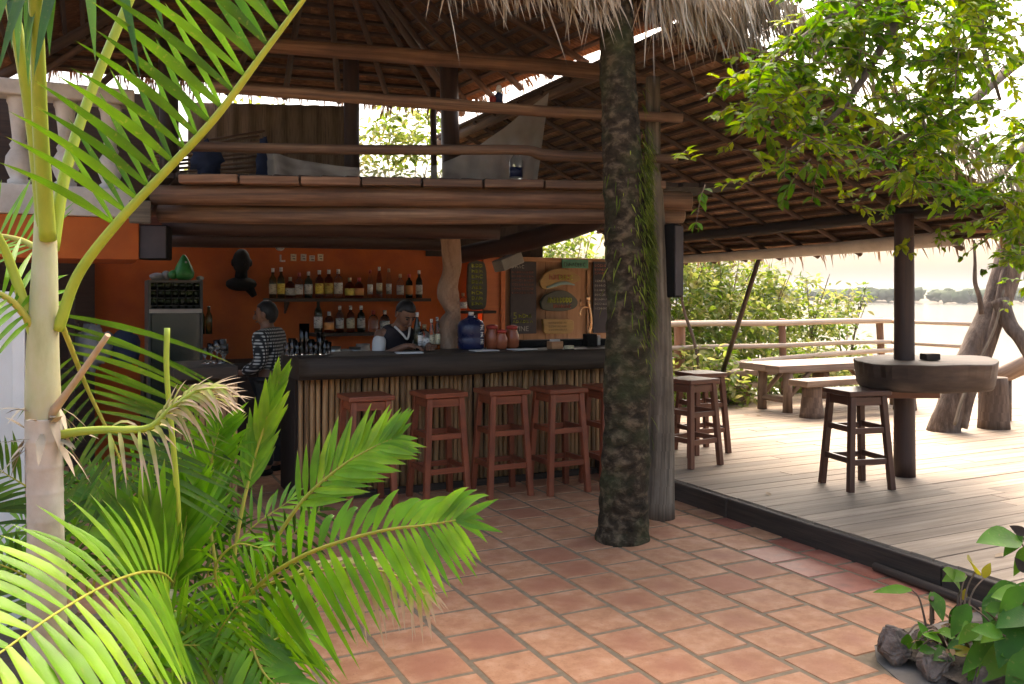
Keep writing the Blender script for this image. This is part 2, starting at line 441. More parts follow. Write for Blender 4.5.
M['slabwood'] = wood('dark_slab', [(.032, .020, .014), (.085, .055, .038), (.16, .11, .075)], grain=(1.2, 11, 1), rough=.7, spec=.25, bump=.6, bdist=.012, blotch=((.03, .02, .015), .6), bscale=3)
M['bark'] = surf('palm_bark', [(.011, .008, .005), (.038, .027, .016), (.145, .105, .065)], scale=(15, 15, 20), rough=.95, bump=1, bdist=.03, spec=.15, warp=.25, blotch=((.045, .06, .02), .55), bscale=5)
M['treebark'] = surf('leaning_bark', [(.05, .032, .022), (.13, .09, .065), (.25, .185, .14)], scale=(16, 16, 4), rough=.9, bump=1, bdist=.03, blotch=((.26, .20, .15), .4), bscale=3)
M['moss'] = leafmat('moss', [(.06, .09, .012), (.15, .20, .025), (.28, .32, .05)], trans=.4, rough=.8, spec=.1)
M['litter'] = leafmat('leaf_litter', [(.06, .035, .02), (.14, .085, .045), (.26, .17, .09)], trans=.1, rough=.85, spec=.1)
M['thatch'] = surf('dry_thatch', [(.26, .20, .135), (.42, .34, .24), (.55, .455, .335)], scale=(4, 4, 4), rough=.85, bump=0, vary=.4)
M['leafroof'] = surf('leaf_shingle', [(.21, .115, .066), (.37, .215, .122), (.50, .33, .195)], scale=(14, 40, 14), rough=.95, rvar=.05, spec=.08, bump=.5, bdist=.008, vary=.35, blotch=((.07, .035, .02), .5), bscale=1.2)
M['lath'] = wood('roof_lath', [(.045, .023, .013), (.11, .058, .034)], rough=.75, bump=.3, vary=.3)
M['gutter'] = surf('pale_gutter', [(.38, .33, .28), (.52, .47, .41)], scale=(5, 5, 5), rough=.6, bump=.1, blotch=((.22, .18, .14), .5), bscale=3)
M['orange'] = surf('orange_plaster', [(.40, .080, .010), (.50, .112, .014), (.56, .14, .022)], scale=(3, 3, 3), rough=.8, bump=.15, bdist=.004, blotch=((.30, .065, .014), .5), bscale=1.8, vary=0)
M['orangewood'] = surf('orange_paint_wood', [(.50, .13, .03), (.62, .19, .05)], scale=(2, 2, 30), rough=.5, bump=.1, vary=.05)
M['white'] = surf('white_plaster', [(.42, .38, .33), (.60, .555, .50), (.68, .64, .58)], scale=(5, 5, 5), rough=.8, bump=.2, bdist=.004, blotch=((.33, .28, .22), .5), bscale=3, vary=.03)
M['whitepaint'] = surf('white_paint', [(.60, .58, .55), (.76, .75, .72)], scale=(4, 4, 2), rough=.6, bump=.1, vary=.08)
M['greywall'] = surf('grey_wall', [(.12, .115, .105), (.22, .21, .195)], scale=(3, 3, 3), rough=.85, bump=.2)
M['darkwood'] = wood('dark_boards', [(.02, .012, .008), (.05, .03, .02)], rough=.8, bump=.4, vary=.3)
M['panelwood'] = wood('brown_panel', [(.26, .125, .055), (.38, .20, .095), (.44, .25, .13)], grain=(1.5, 14, 1), rough=.6, bump=.15, vary=.15)
M['slate'] = surf('slate_board', [(.045, .040, .045), (.075, .065, .072)], scale=(4, 4, 4), rough=.75, bump=.05, blotch=((.12, .10, .10), .35), bscale=6)
M['mat'] = surf('woven_mat', [(.09, .06, .04), (.17, .12, .075), (.22, .16, .10)], scale=(90, 90, 5), rough=.9, bump=.5, bdist=.004)
M['black'] = surf('black_plastic', [(.005, .005, .005), (.012, .011, .010)], scale=(30, 30, 30), rough=.75, spec=.15, bump=.05)
M['brass'] = surf('brass', [(.55, .30, .14), (.75, .45, .24)], scale=(8, 8, 8), rough=.28, rvar=.08, metallic=1, bump=.03)
M['steel'] = surf('steel', [(.35, .36, .35), (.5, .5, .5)], scale=(8, 8, 8), rough=.35, rvar=.1, metallic=1, bump=.03)
M['rock'] = surf('rock', [(.06, .045, .035), (.15, .115, .09), (.25, .20, .165)], scale=(7, 7, 7), rough=.85, bump=1, bdist=.03, vary=.2, ovary=.15)
M['net'] = None
M['palmtrunk'] = surf('pale_palm_trunk', [(.34, .29, .22), (.50, .45, .37), (.58, .54, .46)], scale=(9, 9, 5), rough=.8, bump=.4, bdist=.006, blotch=((.26, .19, .13), .6), bscale=6, vary=0)
M['crownshaft'] = surf('crownshaft', [(.30, .31, .14), (.43, .43, .24), (.50, .47, .33)], scale=(10, 10, 3), rough=.55, bump=.2, blotch=((.40, .30, .17), .55), bscale=7, vary=0)
M['petiole'] = surf('petiole', [(.24, .32, .025), (.36, .42, .045)], scale=(10, 10, 3), rough=.45, bump=.1, vary=.15)
M['rachis'] = surf('rachis', [(.30, .31, .035), (.44, .38, .05)], scale=(14, 14, 14), rough=.5, bump=.1, vary=.1)
M['drystalk'] = surf('dry_stalk', [(.30, .20, .11), (.46, .33, .21)], scale=(6, 6, 6), rough=.8, bump=.3)
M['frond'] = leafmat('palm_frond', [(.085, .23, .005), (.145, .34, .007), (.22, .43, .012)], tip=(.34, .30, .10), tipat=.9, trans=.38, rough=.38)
M['frondlit'] = leafmat('lit_palm_frond', [(.11, .26, .007), (.18, .36, .011), (.26, .42, .022)], tip=(.40, .34, .12), tipat=.9, trans=.35, rough=.4)  # frond green lightened for leaves lit from above, light put into the colour
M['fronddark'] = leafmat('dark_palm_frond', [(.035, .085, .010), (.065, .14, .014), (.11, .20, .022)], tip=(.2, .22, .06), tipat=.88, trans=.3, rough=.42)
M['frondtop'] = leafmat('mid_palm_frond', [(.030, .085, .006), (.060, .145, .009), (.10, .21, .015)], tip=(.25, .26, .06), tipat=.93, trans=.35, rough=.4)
M['fronddead'] = leafmat('withered_frond', [(.30, .36, .06), (.36, .36, .09), (.40, .33, .13)], tip=(.46, .34, .22), tipat=.45, trans=.25, rough=.7)
M['treeleaf'] = leafmat('tree_leaf', [(.05, .13, .008), (.10, .21, .010), (.19, .30, .015), (.32, .36, .03)], trans=.6, rough=.5, spec=.2)
M['bushleaf'] = leafmat('bush_leaf', [(.10, .17, .02), (.20, .27, .04), (.30, .34, .08), (.40, .36, .14)], trans=.6, rough=.5)
M['bedleaf'] = leafmat('bed_leaf', [(.03, .10, .008), (.07, .18, .012), (.13, .27, .02)], trans=.25, rough=.5, spec=.2)
M['yellowleaf'] = leafmat('yellow_leaf', [(.34, .32, .03), (.46, .36, .04)], trans=.4, rough=.45)
M['farwood'] = leafmat('far_woods', [(.03, .06, .02), (.07, .10, .035)], trans=.1, rough=.9)
M['twig'] = surf('twig', [(.08, .05, .03), (.18, .12, .08)], scale=(8, 8, 8), rough=.85, bump=.2, vary=.3)
M['skin'] = surf('brown_skin', [(.17, .082, .048), (.22, .11, .065)], scale=(12, 12, 12), rough=.5, bump=.05, vary=0)
M['hair'] = surf('black_hair', [(.006, .005, .005), (.014, .012, .011)], scale=(60, 60, 10), rough=.5, bump=.4, vary=0)
M['vest'] = surf('dark_vest', [(.012, .010, .014), (.022, .018, .024)], scale=(40, 40, 40), rough=.85, bump=.2, vary=0)
M['shirt'] = surf('white_shirt', [(.55, .53, .50), (.66, .64, .60)], scale=(20, 20, 20), rough=.85, bump=.2, vary=0)
M['trousers'] = surf('dark_trousers', [(.010, .013, .018), (.02, .024, .03)], scale=(30, 30, 30), rough=.85, bump=.2, vary=0)
M['paper'] = surf('paper', [(.62, .60, .56), (.74, .72, .68)], scale=(5, 5, 5), rough=.85, bump=.05, vary=.05)
M['jugblue'] = surf('dark_blue_plastic', [(.010, .016, .06), (.016, .024, .085)], scale=(6, 6, 6), rough=.3, bump=.02, vary=0)
M['copper'] = surf('copper_red_jar', [(.26, .07, .03), (.36, .11, .05)], scale=(8, 8, 8), rough=.22, rvar=.08, bump=.05, vary=.1)
M['green'] = surf('green_glaze', [(.02, .16, .03), (.05, .30, .06)], scale=(14, 14, 14), rough=.35, bump=.2, vary=0)
M['yellowpaint'] = surf('yellow_green_paint', [(.38, .42, .05), (.50, .50, .09)], scale=(9, 9, 9), rough=.7, bump=0)
M['whitechalk'] = surf('chalk', [(.50, .48, .42), (.62, .60, .54)], scale=(20, 20, 20), rough=.9, bump=0)
M['redchalk'] = surf('red_chalk', [(.38, .12, .09), (.46, .17, .12)], scale=(20, 20, 20), rough=.9, bump=0)
M['teal'] = surf('teal_board', [(.08, .24, .16), (.13, .33, .22)], scale=(9, 9, 9), rough=.7, bump=.1)
M['bluepaint'] = surf('pale_blue_paint', [(.22, .34, .36), (.30, .42, .44)], scale=(9, 9, 9), rough=.7, bump=0)
M['board1'] = surf('tan_sign', [(.30, .19, .07), (.42, .28, .11)], scale=(4, 4, 30), rough=.7, bump=.2)
M['board2'] = surf('grey_sign', [(.06, .065, .05), (.11, .115, .09)], scale=(4, 4, 30), rough=.7, bump=.2)
M['driftwood'] = wood('driftwood', [(.16, .09, .055), (.33, .21, .14), (.46, .32, .23)], grain=(3, 12, 1), rough=.75, bump=.8, bdist=.015)
M['sack'] = surf('pale_cloth', [(.20, .205, .21), (.34, .35, .355)], scale=(8, 8, 8), rough=.9, bump=.4, bdist=.01)
M['bluecloth'] = surf('blue_cloth', [(.010, .015, .04), (.02, .03, .07)], scale=(8, 8, 8), rough=.9, bump=.3)
M['clearglass'] = glass('clear_glass', (.95, .97, .96))
M['greenglass'] = glass('green_glass', (.25, .40, .10))
M['amberglass'] = glass('amber_glass', (.55, .20, .05))
M['darkglass'] = glass('dark_glass', (.04, .05, .02), alpha=.3)
M['blueglass'] = glass('blue_glass', (.35, .5, .85))
M['wettile'] = surf('wet_red_tile', [(.22, .065, .038), (.36, .12, .07), (.44, .19, .12)], scale=(7, 7, 7), rough=.52, rvar=.14, bump=.2, bdist=.004, vary=.2, blotch=((.16, .05, .035), .5), bscale=2.5)
M['leafshade'] = surf('shaded_leaf_shingle', [(.08, .036, .018), (.17, .078, .038), (.27, .14, .07)], scale=(14, 40, 14), rough=.95, rvar=.05, spec=.08, bump=.5, bdist=.008, vary=.35)  # darker copy of the leaf shingle: shade under the loft roof put into colour
M['coolerglass'] = glass('cooler_glass', (.03, .05, .04), rough=.2, alpha=.7)
M['coolerpaint'] = surf('cooler_paint', [(.045, .05, .045), (.08, .085, .075)], scale=(9, 9, 9), rough=.45, bump=.03)
M['label_cream'] = surf('cream_label', [(.10, .09, .05), (.62, .56, .38), (.66, .60, .42)], lo=.36, hi=.55, scale=(40, 40, 130), rough=.7, bump=0)
M['label_white'] = surf('white_label', [(.08, .08, .10), (.62, .61, .58), (.70, .69, .66)], lo=.36, hi=.55, scale=(40, 40, 130), rough=.7, bump=0)
M['label_yellow'] = surf('yellow_label', [(.25, .05, .02), (.55, .45, .06), (.62, .52, .10)], lo=.36, hi=.55, scale=(40, 40, 130), rough=.7, bump=0)
M['label_orange'] = surf('orange_label', [(.60, .22, .05), (.66, .34, .12)], scale=(30, 30, 8), rough=.7, bump=0)
M['cap_red'] = surf('red_cap', [(.35, .04, .03), (.45, .06, .04)], scale=(9, 9, 9), rough=.4, bump=0)
M['cap_gold'] = surf('gold_cap', [(.45, .36, .2), (.6, .48, .28)], scale=(9, 9, 9), rough=.35, bump=0, metallic=.6)
M['ceramic'] = surf('grey_ceramic', [(.30, .29, .27), (.42, .40, .37)], scale=(9, 9, 9), rough=.35, bump=0)

def net_mat():
    nt = NT('mosquito_net')
    tc = nt.new('ShaderNodeTexCoord')
    nz = nt.new('ShaderNodeTexNoise'); nz.inputs['Scale'].default_value = 5; nt.link(tc.outputs['Object'], nz.inputs['Vector'])
    c = ramp(nt, [(.62, .55, .48), (.80, .74, .66)], nz.outputs['Fac'])
    df = nt.new('ShaderNodeBsdfDiffuse'); tl = nt.new('ShaderNodeBsdfTranslucent'); tp = nt.new('ShaderNodeBsdfTransparent')
    nt.link(c, df.inputs[0]); nt.link(c, tl.inputs[0])
    a = nt.new('ShaderNodeMixShader'); a.inputs[0].default_value = .5; nt.link(df.outputs[0], a.inputs[1]); nt.link(tl.outputs[0], a.inputs[2])
    b = nt.new('ShaderNodeMixShader'); b.inputs[0].default_value = .48; nt.link(tp.outputs[0], b.inputs[1]); nt.link(a.outputs[0], b.inputs[2])
    nt.link(b.outputs[0], nt.out.inputs[0])
    return nt.m
M['net'] = net_mat()
def plaid_mat():
    nt = NT('checked_shirt'); bs = nt.new('ShaderNodeBsdfPrincipled'); bs.inputs['Roughness'].default_value = .85
    tc = nt.new('ShaderNodeTexCoord')
    ms = []
    for ax in 'XZ':
        w = nt.new('ShaderNodeTexWave', bands_direction=ax); w.inputs['Scale'].default_value = 11; w.inputs['Distortion'].default_value = .6
        nt.link(tc.outputs['Object'], w.inputs['Vector']); ms.append(w.outputs['Fac'])
    ad = nt.new('ShaderNodeMath', operation='MULTIPLY'); nt.link(ms[0], ad.inputs[0]); nt.link(ms[1], ad.inputs[1])
    c = ramp(nt, [(.012, .012, .012), (.10, .10, .095), (.50, .49, .45)], ad.outputs[0], .08, .6)
    nt.link(c, bs.inputs['Base Color']); nt.link(bs.outputs[0], nt.out.inputs[0])
    return nt.m
M['plaid'] = plaid_mat()
def water_mat():
    nt = NT('river_water'); bs = nt.new('ShaderNodeBsdfPrincipled')
    bs.inputs['Base Color'].default_value = (.10, .11, .09, 1); bs.inputs['Roughness'].default_value = .12; bs.inputs['IOR'].default_value = 1.33
    tc = nt.new('ShaderNodeTexCoord'); mp = nt.new('ShaderNodeMapping'); mp.inputs['Scale'].default_value = (.8, 1.6, 1)
    nt.link(tc.outputs['Object'], mp.inputs[0])
    nz = nt.new('ShaderNodeTexNoise'); nz.inputs['Scale'].default_value = 1.2; nz.inputs['Detail'].default_value = 4; nt.link(mp.outputs[0], nz.inputs['Vector'])
    bp = nt.new('ShaderNodeBump'); bp.inputs['Strength'].default_value = .12; bp.inputs['Distance'].default_value = .1
    nt.link(nz.outputs['Fac'], bp.inputs['Height']); nt.link(bp.outputs[0], bs.inputs['Normal']); nt.link(bs.outputs[0], nt.out.inputs[0])
    return nt.m
M['water'] = water_mat()
# ================================================================== SETTING
def dshore(x, y): return x * 0.8 + y * 0.6
def ground_z(x, y):
    d = dshore(x, y)
    def ss(a, b, t):
        t = min(1, max(0, (t - a) / (b - a))); return t * t * (3 - 2 * t)
    z = -0.06 - 3.2 * ss(13.5, 24, d) + 4.4 * ss(395, 430, d) + 6 * ss(430, 900, d)
    if 13 < d < 30: z += 0.12 * mnoise.noise(V((x * .5, y * .5, 3)))
    return z
g = MB()
xs = [-1800, -900, -400, -150, -60, -30, -18] + [-12 + i * 1.0 for i in range(49)] + [40, 46, 55, 70, 100, 160, 240, 320, 380, 420, 460, 520, 600, 750, 1000, 1400, 2000]
b0 = 0
for x in xs:
    for y in xs: g.v.append(V((x, y, ground_z(x, y))))
nx = len(xs)
for i in range(nx - 1):
    for j in range(nx - 1):
        a = i * nx + j
        g.face([a, a + nx, a + nx + 1, a + 1], [(0, 0), (1, 0), (1, 1), (0, 1)], .5, True)
tag(g.build('ground', M['earth']), kind='structure')
w = MB()
# river sheet between the near bank and the far bank (strip across the view)
du, dv = V((.8, .6, 0)), V((-.6, .8, 0))
q = [du * 15 + dv * -1500, du * 425 + dv * -1500, du * 425 + dv * 1500, du * 15 + dv * 1500]
w.v += [V((p.x, p.y, -1.35)) for p in q]
w.face([0, 1, 2, 3], [(0, 0), (1, 0), (1, 1), (0, 1)], .5)
tag(w.build('water', M['water']), kind='structure')

# terracotta floor: real tiles in running bond on a bed of grout
gt = MB()
gt.v += [V((-4.5, -2, 0.0075)), V((4.01, -2, 0.0075)), V((4.01, 9.2, 0.0075)), V((-4.5, 9.2, 0.0075))]
gt.face([0, 1, 2, 3], [(0, 0)] * 4, .5)
tag(gt.build('floor_bed', M['grout']), kind='structure')
tl = MB()
def tile(mb, x0, y0, x1, y1, r):
    zt = .0115 + rng.uniform(-.001, .001); e = .006
    j = lambda: rng.uniform(-.0025, .0025)
    out = [V((x0 + j(), y0 + j(), .002)), V((x1 + j(), y0 + j(), .002)), V((x1 + j(), y1 + j(), .002)), V((x0 + j(), y1 + j(), .002))]
    c = sum(out, V()) / 4
    tx, ty = rng.uniform(-.004, .004), rng.uniform(-.004, .004)
    inn = [V((p.x + (e if p.x < c.x else -e), p.y + (e if p.y < c.y else -e), zt + tx * (p.x - c.x) + ty * (p.y - c.y))) for p in out]
    b = len(mb.v); mb.v += out + inn
    mb.face([b + 4, b + 5, b + 6, b + 7], [(0, 0), (1, 0), (1, 1), (0, 1)], r)
    for k in range(4):
        k2 = (k + 1) % 4
        mb.face([b + k, b + k2, b + 4 + k2, b + 4 + k], [(0, 0)] * 4, r)
PX_, PY_ = .30, .285; tw_ = MB()
ncol = 0
x = 3.85
while x > -4.4:
    off = .16 + (PY_ * .58 if ncol % 2 else 0) + rng.uniform(-.012, .012)
    x1 = min(x + PX_, 4.03)
    y = -1.9 + off
    while y < 9.0:
        if not (x > 2.94 and y + PY_ < 2.86) and not (x < .55 and 2.0 < y < 4.6):
            r = min(1, max(0, rng.gauss(.5, .24)))
            wet = x > 3.3 and 2.95 < y < 4.7 and mnoise.noise(V((x * 2.1, y * 1.3, 3))) > -.05 - (x - 3.6) * .5
            tile(tw_ if wet else tl, x + .010, y + .010, x1 - .010, y + PY_ - .010, r)
        y += PY_
    x -= PX_; ncol += 1
tag(tl.build('floor', M['tile']), kind='structure')
tag(tw_.build('floor_wet_patch', M['wettile']), kind='structure')
# cement kerb round the planted corner
ce = MB()
ce.prism([(2.9 + .02 * math.sin(i * 2.1), .2 + i * .2, .004) for i in range(11)] + [(2.93, 2.45, .004), (3.0, 2.62, .004), (3.12, 2.74, .004), (3.4, 2.79, .004), (3.95, 2.82, .004), (3.95, 2.6, .004), (3.2, 2.55, .004), (3.1, 2.2, .004), (3.1, .2, .004)], (0, 0, .009))
tag(ce.build('kerb', M['cement']), kind='structure')
so = MB()
def soilf(u, v):
    x, y = 3.05 + u * 1.0, .2 + v * 2.48
    return (x, y, .05 + .10 * math.sin(u * 3.1) * math.sin(v * 3.1) + .03 * mnoise.noise(V((x * 6, y * 6, 1))))
so.sheet(soilf, 14, 26)
def soilg(u, v):
    x, y = -3.2 + u * 3.75, 2.0 + v * 2.6
    return (x, y, .012 + .10 * math.sin(u * 3.1) * math.sin(v * 3.1) + .02 * mnoise.noise(V((x * 5, y * 5, 1))))
so.sheet(soilg, 36, 26)
tag(so.build('soil', M['soil']), kind='structure')

# raised deck
DZ = .15
dk = MB(); bw = .142
y = 1.2
while y < 9.55:
    x = 4.07
    first = True
    while x < 11.1:
        L = rng.uniform(1.6, 3.6) if not first else rng.uniform(.9, 3.4)
        x1 = min(x + L, 11.1)
        if 11.1 - x1 < .4: x1 = 11.1
        zz = DZ - .0175 + rng.uniform(-.0022, .0022)
        dk.boxm(Matrix.Translation((.5 * (x + x1), y + bw / 2, zz)) @ Matrix.Rotation(rng.uniform(-.006, .006), 4, 'X'), x1 - x - .005, bw - .007, .035)
        x = x1; first = False
    y += bw
tag(dk.build('deck', M['deck']), kind='structure')
dj = MB()
for x in (4.6, 6.0, 7.4, 8.8, 10.2, 10.95): dj.box((x, 5.35, DZ - .085), (.08, 8.2, .09))
for yy in (1.25, 9.48): dj.box((7.6, yy, DZ - .105), (6.9, .05, .13))
tag(dj.build('deck_joists', M['edge']), kind='structure')
ed = MB()
yq = 1.2
for L_ in (1.9, 1.7, 1.75):
    ed.beam((4.038 + rng.uniform(-.006, .006), yq, .072), (4.038 + rng.uniform(-.006, .006), yq + L_ - .006, .072), .05, .142)
    yq += L_
ed.tube([(3.93, 2.75, .035), (3.985, 3.5, .035)], .026, n=8, jit=.1)
tag(ed.build('deck_edge', M['edge'], bevel=.008), kind='structure')

# ------------------------------------------------------------------ far bank woods
fw = MB()
frng = random.Random(3)
for i in range(1800):
    vv = frng.uniform(-700, 700); dd = frng.uniform(418, 470)
    p = du * dd + dv * vv
    h = frng.uniform(.9, 2.9)
    fw.ball((p.x, p.y, ground_z(p.x, p.y) + h * .55), (h * frng.uniform(.9, 1.8), h * frng.uniform(.9, 1.8), h), 9, 6, r=frng.random(), noise=.8, nf=3.2)
tag(fw.build('far_woods', M['farwood']), 'hazy green line of woods along the far bank of the river', 'woods', kind='stuff')
hl = MB()
def hillf(u, v):
    a = -1400 + u * 2800; d = 900 + v * 500
    p = du * d + dv * a
    return (p.x, p.y, (0 if v in (0, 1) else 1) * (7 + 4 * mnoise.noise(V((a / 260., 2, 0))) + 3 * mnoise.noise(V((a / 60., 5, 0)))) * math.sin(v * 3.14) + ground_z(p.x, p.y) - 1)
hl.sheet(hillf, 90, 6)
tag(hl.build('hills', M['farwood']), kind='structure')

# ================================================================== THE BAR BUILDING
bld = thing('bar_building', 'open wooden bar building with a log loft, thatched roof and orange back wall', 'building', (1.9, 8.9, 0))
WY = 9.1
wl = MB()
wl.box((2.1, WY + .06, 1.11), (4.1, .12, 2.22))
wl.build('back_wall', M['orange'], bld)
wl = MB(); wl.box((-1.1, 8.95, 1.0), (2.35, .12, 2.0)); wl.build('side_wall', M['darkwood'], bld)
# brown panel wall with the menu boards (right) and orange door leaf
A = atY(501, 256, 8.95); B = atY(648, 256, 8.95)
wp = MB()
k = 7
for i in range(k):
    x0 = A.x + (B.x - A.x) * i / k; x1 = A.x + (B.x - A.x) * (i + 1) / k
    wp.box(((x0 + x1) / 2, 8.97, 1.0), (x1 - x0 - .004, .035, 2.0 + .0))
wp.box(((A.x + B.x) / 2, 8.945, 1.985), (B.x - A.x, .05, .05)); wp.box(((A.x + B.x) / 2, 8.945, .92), (B.x - A.x, .05, .06))
for px in (502, 588): wp.box((atY(px, 300, 8.94).x, 8.945, 1.44), (.045, .045, .86))
wp.build('panel_wall', M['panelwood'], bld, bevel=.004)
dr = MB()
D0 = atY(487, 262, 8.93); D1 = atY(505, 325, 8.93)
dr.box(((D0.x + D1.x) / 2 - .02, 8.95, 1.0), (D1.x - D0.x + .05, .04, 2.0)); dr.box((D1.x - .04, 8.92, 1.0), (.05, .04, 2.0))
dr.build('door', M['orangewood'], bld, bevel=.004)
# dark boarding above the panel wall
hb = MB(); h0_, h1_ = atY(425, 240, 9.05), atY(541, 240, 9.05)
for i in range(9):
    xa = h0_.x + (h1_.x - h0_.x) * i / 9; xb = h0_.x + (h1_.x - h0_.x) * (i + 1) / 9
    hb.box(((xa + xb) / 2, 9.02, 2.28), (xb - xa - .003, .03, .56))
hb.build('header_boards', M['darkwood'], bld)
hb = MB(); h0_, h1_ = atY(447, 240, 9.25), atY(548, 240, 9.25)  # added dark boards that block the sky, in place of the shaded roof
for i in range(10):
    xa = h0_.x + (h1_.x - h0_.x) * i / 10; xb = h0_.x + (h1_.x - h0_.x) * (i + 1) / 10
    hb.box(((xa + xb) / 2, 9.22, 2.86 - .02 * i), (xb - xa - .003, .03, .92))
hb.build('sky_block_boards', M['darkwood'], bld)
# loft floor
lf = MB()
for i in range(26):
    xx = .45 + i * .148
    y0 = 6.08 - .325 * (xx - .37) + .03
    lf.box((xx, (y0 + 9.1) / 2, 2.345), (.14, 9.1 - y0, .03))
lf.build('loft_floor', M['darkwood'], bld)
def log(name, pts, rad, mat=M['log'], n=12, jit=.07, parent=bld, samples=6):
    mb = MB(); mb.tube(catmull(pts, samples), rad, n=n, jit=jit, jfreq=2.5)
    return mb.build(name, mat, parent)
# front edge logs of the loft
log('log_beam', [at(152, 195, 5.75), at(330, 196, 5.9), at(520, 198, 6.05), at(690, 201, 6.15)], [.066, .07, .072, .068], M['redlog'])
log('log_beam', [at(160, 213, 5.95), at(330, 215, 6.0), at(520, 215, 6.1), at(683, 215, 6.2)], [.068, .07, .066, .055], M['log'])
log('log_beam', [at(165, 238, 8.0), at(330, 239, 8.15), at(460, 243, 8.3)], [.085, .09, .08], M['darkpost'])  # dark material on this and the next log puts the underside shade into colour
log('log_beam', [at(165, 226, 6.9), at(330, 228, 7.0), at(500, 231, 7.1)], [.075, .078, .07], M['darkpost'])
log('log_beam', [at(455, 256, 8.6), at(530, 240, 7.6), at(625, 212, 6.3)], [.085, .09, .07], M['darkpost'])
for xx in (.75, 1.45, 2.2, 2.95, 3.55):
    log('joist', [(xx, 6.35, 2.26), (xx + .02, 7.4, 2.265), (xx, 9.1, 2.26)], .055, M['darkwood'], n=8)
for q_, d_, r_ in ((at(690, 201, 6.15), at(690, 201, 6.15) - at(520, 198, 6.05), .067), (at(683, 215, 6.2), at(683, 215, 6.2) - at(520, 215, 6.1), .054)):
    d_.normalize(); mb = MB(); mb.tube([q_, q_ + d_ * .004], r_ * .93, n=14); mb.build('cut_end', M['drystalk'], bld)
# short boards along the floor edge
for i in range(8):
    p0 = at(181 + i * 60.5, 180 + i * .9, 5.72 + i * .05); p1 = at(181 + (i + 1) * 60.5 - 2, 180.5 + i * .9 + rng.uniform(-1, 1), 5.77 + i * .05)
    mb = MB(); mb.beam(p0, p1, .16, .055, r=rng.random()); mb.build('edge_board', M['redlog'] if i < 3 else M['log'], bld, bevel=.008)
eb = MB(); eb.beam(at(140, 212, 5.6), at(140, 212, 6.3), .13, .15); eb.build('end_block', M['greylog'], bld, bevel=.01)
# handrails
log('handrail', [at(180, 146, 5.85), at(300, 149, 5.95), at(420, 150, 6.0), at(520, 150, 6.05), at(545, 155, 6.08), at(600, 157, 6.1), at(677, 159, 6.15)], [.034, .036, .035, .035, .044, .037, .034])
log('handrail', [at(212, 87, 5.95), at(400, 101, 6.05), at(540, 111, 6.15), at(682, 118, 6.25)], [.038, .042, .041, .036])
log('tie_beam', [at(225, 42, 6.3), at(420, 57, 6.5), at(540, 66, 6.6), at(672, 78, 6.7)], [.055, .06, .062, .06], M['redlog'])
# loft posts
log('loft_post', [at(352, 178, 8.2), at(351, 60, 8.2)], .075, M['darkpost'])
log('loft_post', [at(653, 200, 6.35), at(653, 78, 6.35)], .055, M['greylog'])
log('loft_post', [at(451, 180, 8.6), at(449, 60, 8.6)], .09, M['darkpost'])
log('loft_post', [at(434, 180, 8.9), at(433, 90, 8.9)], .035, M['darkpost'], n=8)
log('loft_post', [at(170, 185, 7.6), at(168, 40, 7.6)], .08, M['darkpost'])
# woven mats closing the back of the loft
mt = MB()
a, b_ = at(188, 180, 8.6), at(344, 180, 8.45)
def matf(u, v):
    p = a.lerp(b_, u); return (p.x, p.y + .015 * math.sin(u * 60), p.z + v * (.77 - .05 * u))
mt.sheet(matf, 80, 6)
o = mt.build('woven_mat', M['mat'], bld); md = o.modifiers.new('thick', 'SOLIDIFY'); md.thickness = .02
mt = MB()
for i in range(9):
    p0 = at(150 + rng.uniform(-3, 3), 150 + i * 3.4, 7.7); p1 = at(262 + rng.uniform(-8, 8), 131 + i * 5.0, 7.7)
    mt.tube([p0, p1], .012, n=6)
mt.build('stick_screen', M['log'], bld)
# ------------------------------------------------------------------ roofs
def roof_plane(mb, A, B, C, D, rows, nseg=26, thick=.05, jag=.02, seed=1):
    """shingle rows from the eave A-B up to D-C; each row laps over the one below"""
    A, B, C, D = map(V, (A, B, C, D))
    nrm = (B - A).cross(D - A).normalized()
    if nrm.z < 0: nrm = -nrm
    rr = random.Random(seed)
    for k in range(rows):
        t0 = k / rows; t1 = min(1.0, (k + 2.7) / rows)
        b = len(mb.v)
        for i in range(nseg + 1):
            u = i / nseg
            lo = A.lerp(B, u).lerp(D.lerp(C, u), max(0, t0 - rr.uniform(0, jag)))
            hi = A.lerp(B, u).lerp(D.lerp(C, u), t1)
            mb.v += [lo + nrm * (thick + rr.uniform(-.006, .006)), hi + nrm * rr.uniform(-.004, .004)]
        for i in range(nseg):
            L = (A - B).length
            mb.face([b + 2 * i, b + 2 * i + 2, b + 2 * i + 3, b + 2 * i + 1], [(i, 0)] * 4, .3 + .4 * rr.random() if i % 3 else rr.random())
def laths(A, B, C, D, rows, r=.012):
    mb = MB(); A, B, C, D = map(V, (A, B, C, D))
    nrm = (B - A).cross(D - A).normalized()
    if nrm.z < 0: nrm = -nrm
    for k in range(rows):
        t = (k + .95) / rows
        p0 = A.lerp(D, t) - nrm * .012; p1 = B.lerp(C, t) - nrm * .012
        if (p1 - p0).length > .3:
            mb.beam(p0, p1, .03, .03, up=nrm)
    return mb
def rafters(parent, A, B, C, D, n, r=.03, ins=.04):
    A, B, C, D = map(V, (A, B, C, D))
    nrm = (B - A).cross(D - A).normalized()
    if nrm.z < 0: nrm = -nrm
    for i in range(n):
        u = (i + .5) / n
        p0 = A.lerp(B, u) - nrm * (.045 + r * .5); p1 = D.lerp(C, u) - nrm * (.045 + r * .5)
        m_ = p0.lerp(p1, .5) + V((rng.uniform(-.02, .02), rng.uniform(-.03, .03), 0))
        mb = MB(); mb.tube(catmull([p0, m_, p1], 5), [r, r * .9], n=8, jit=.08)
        mb.build('rafter', M['lath'], parent)
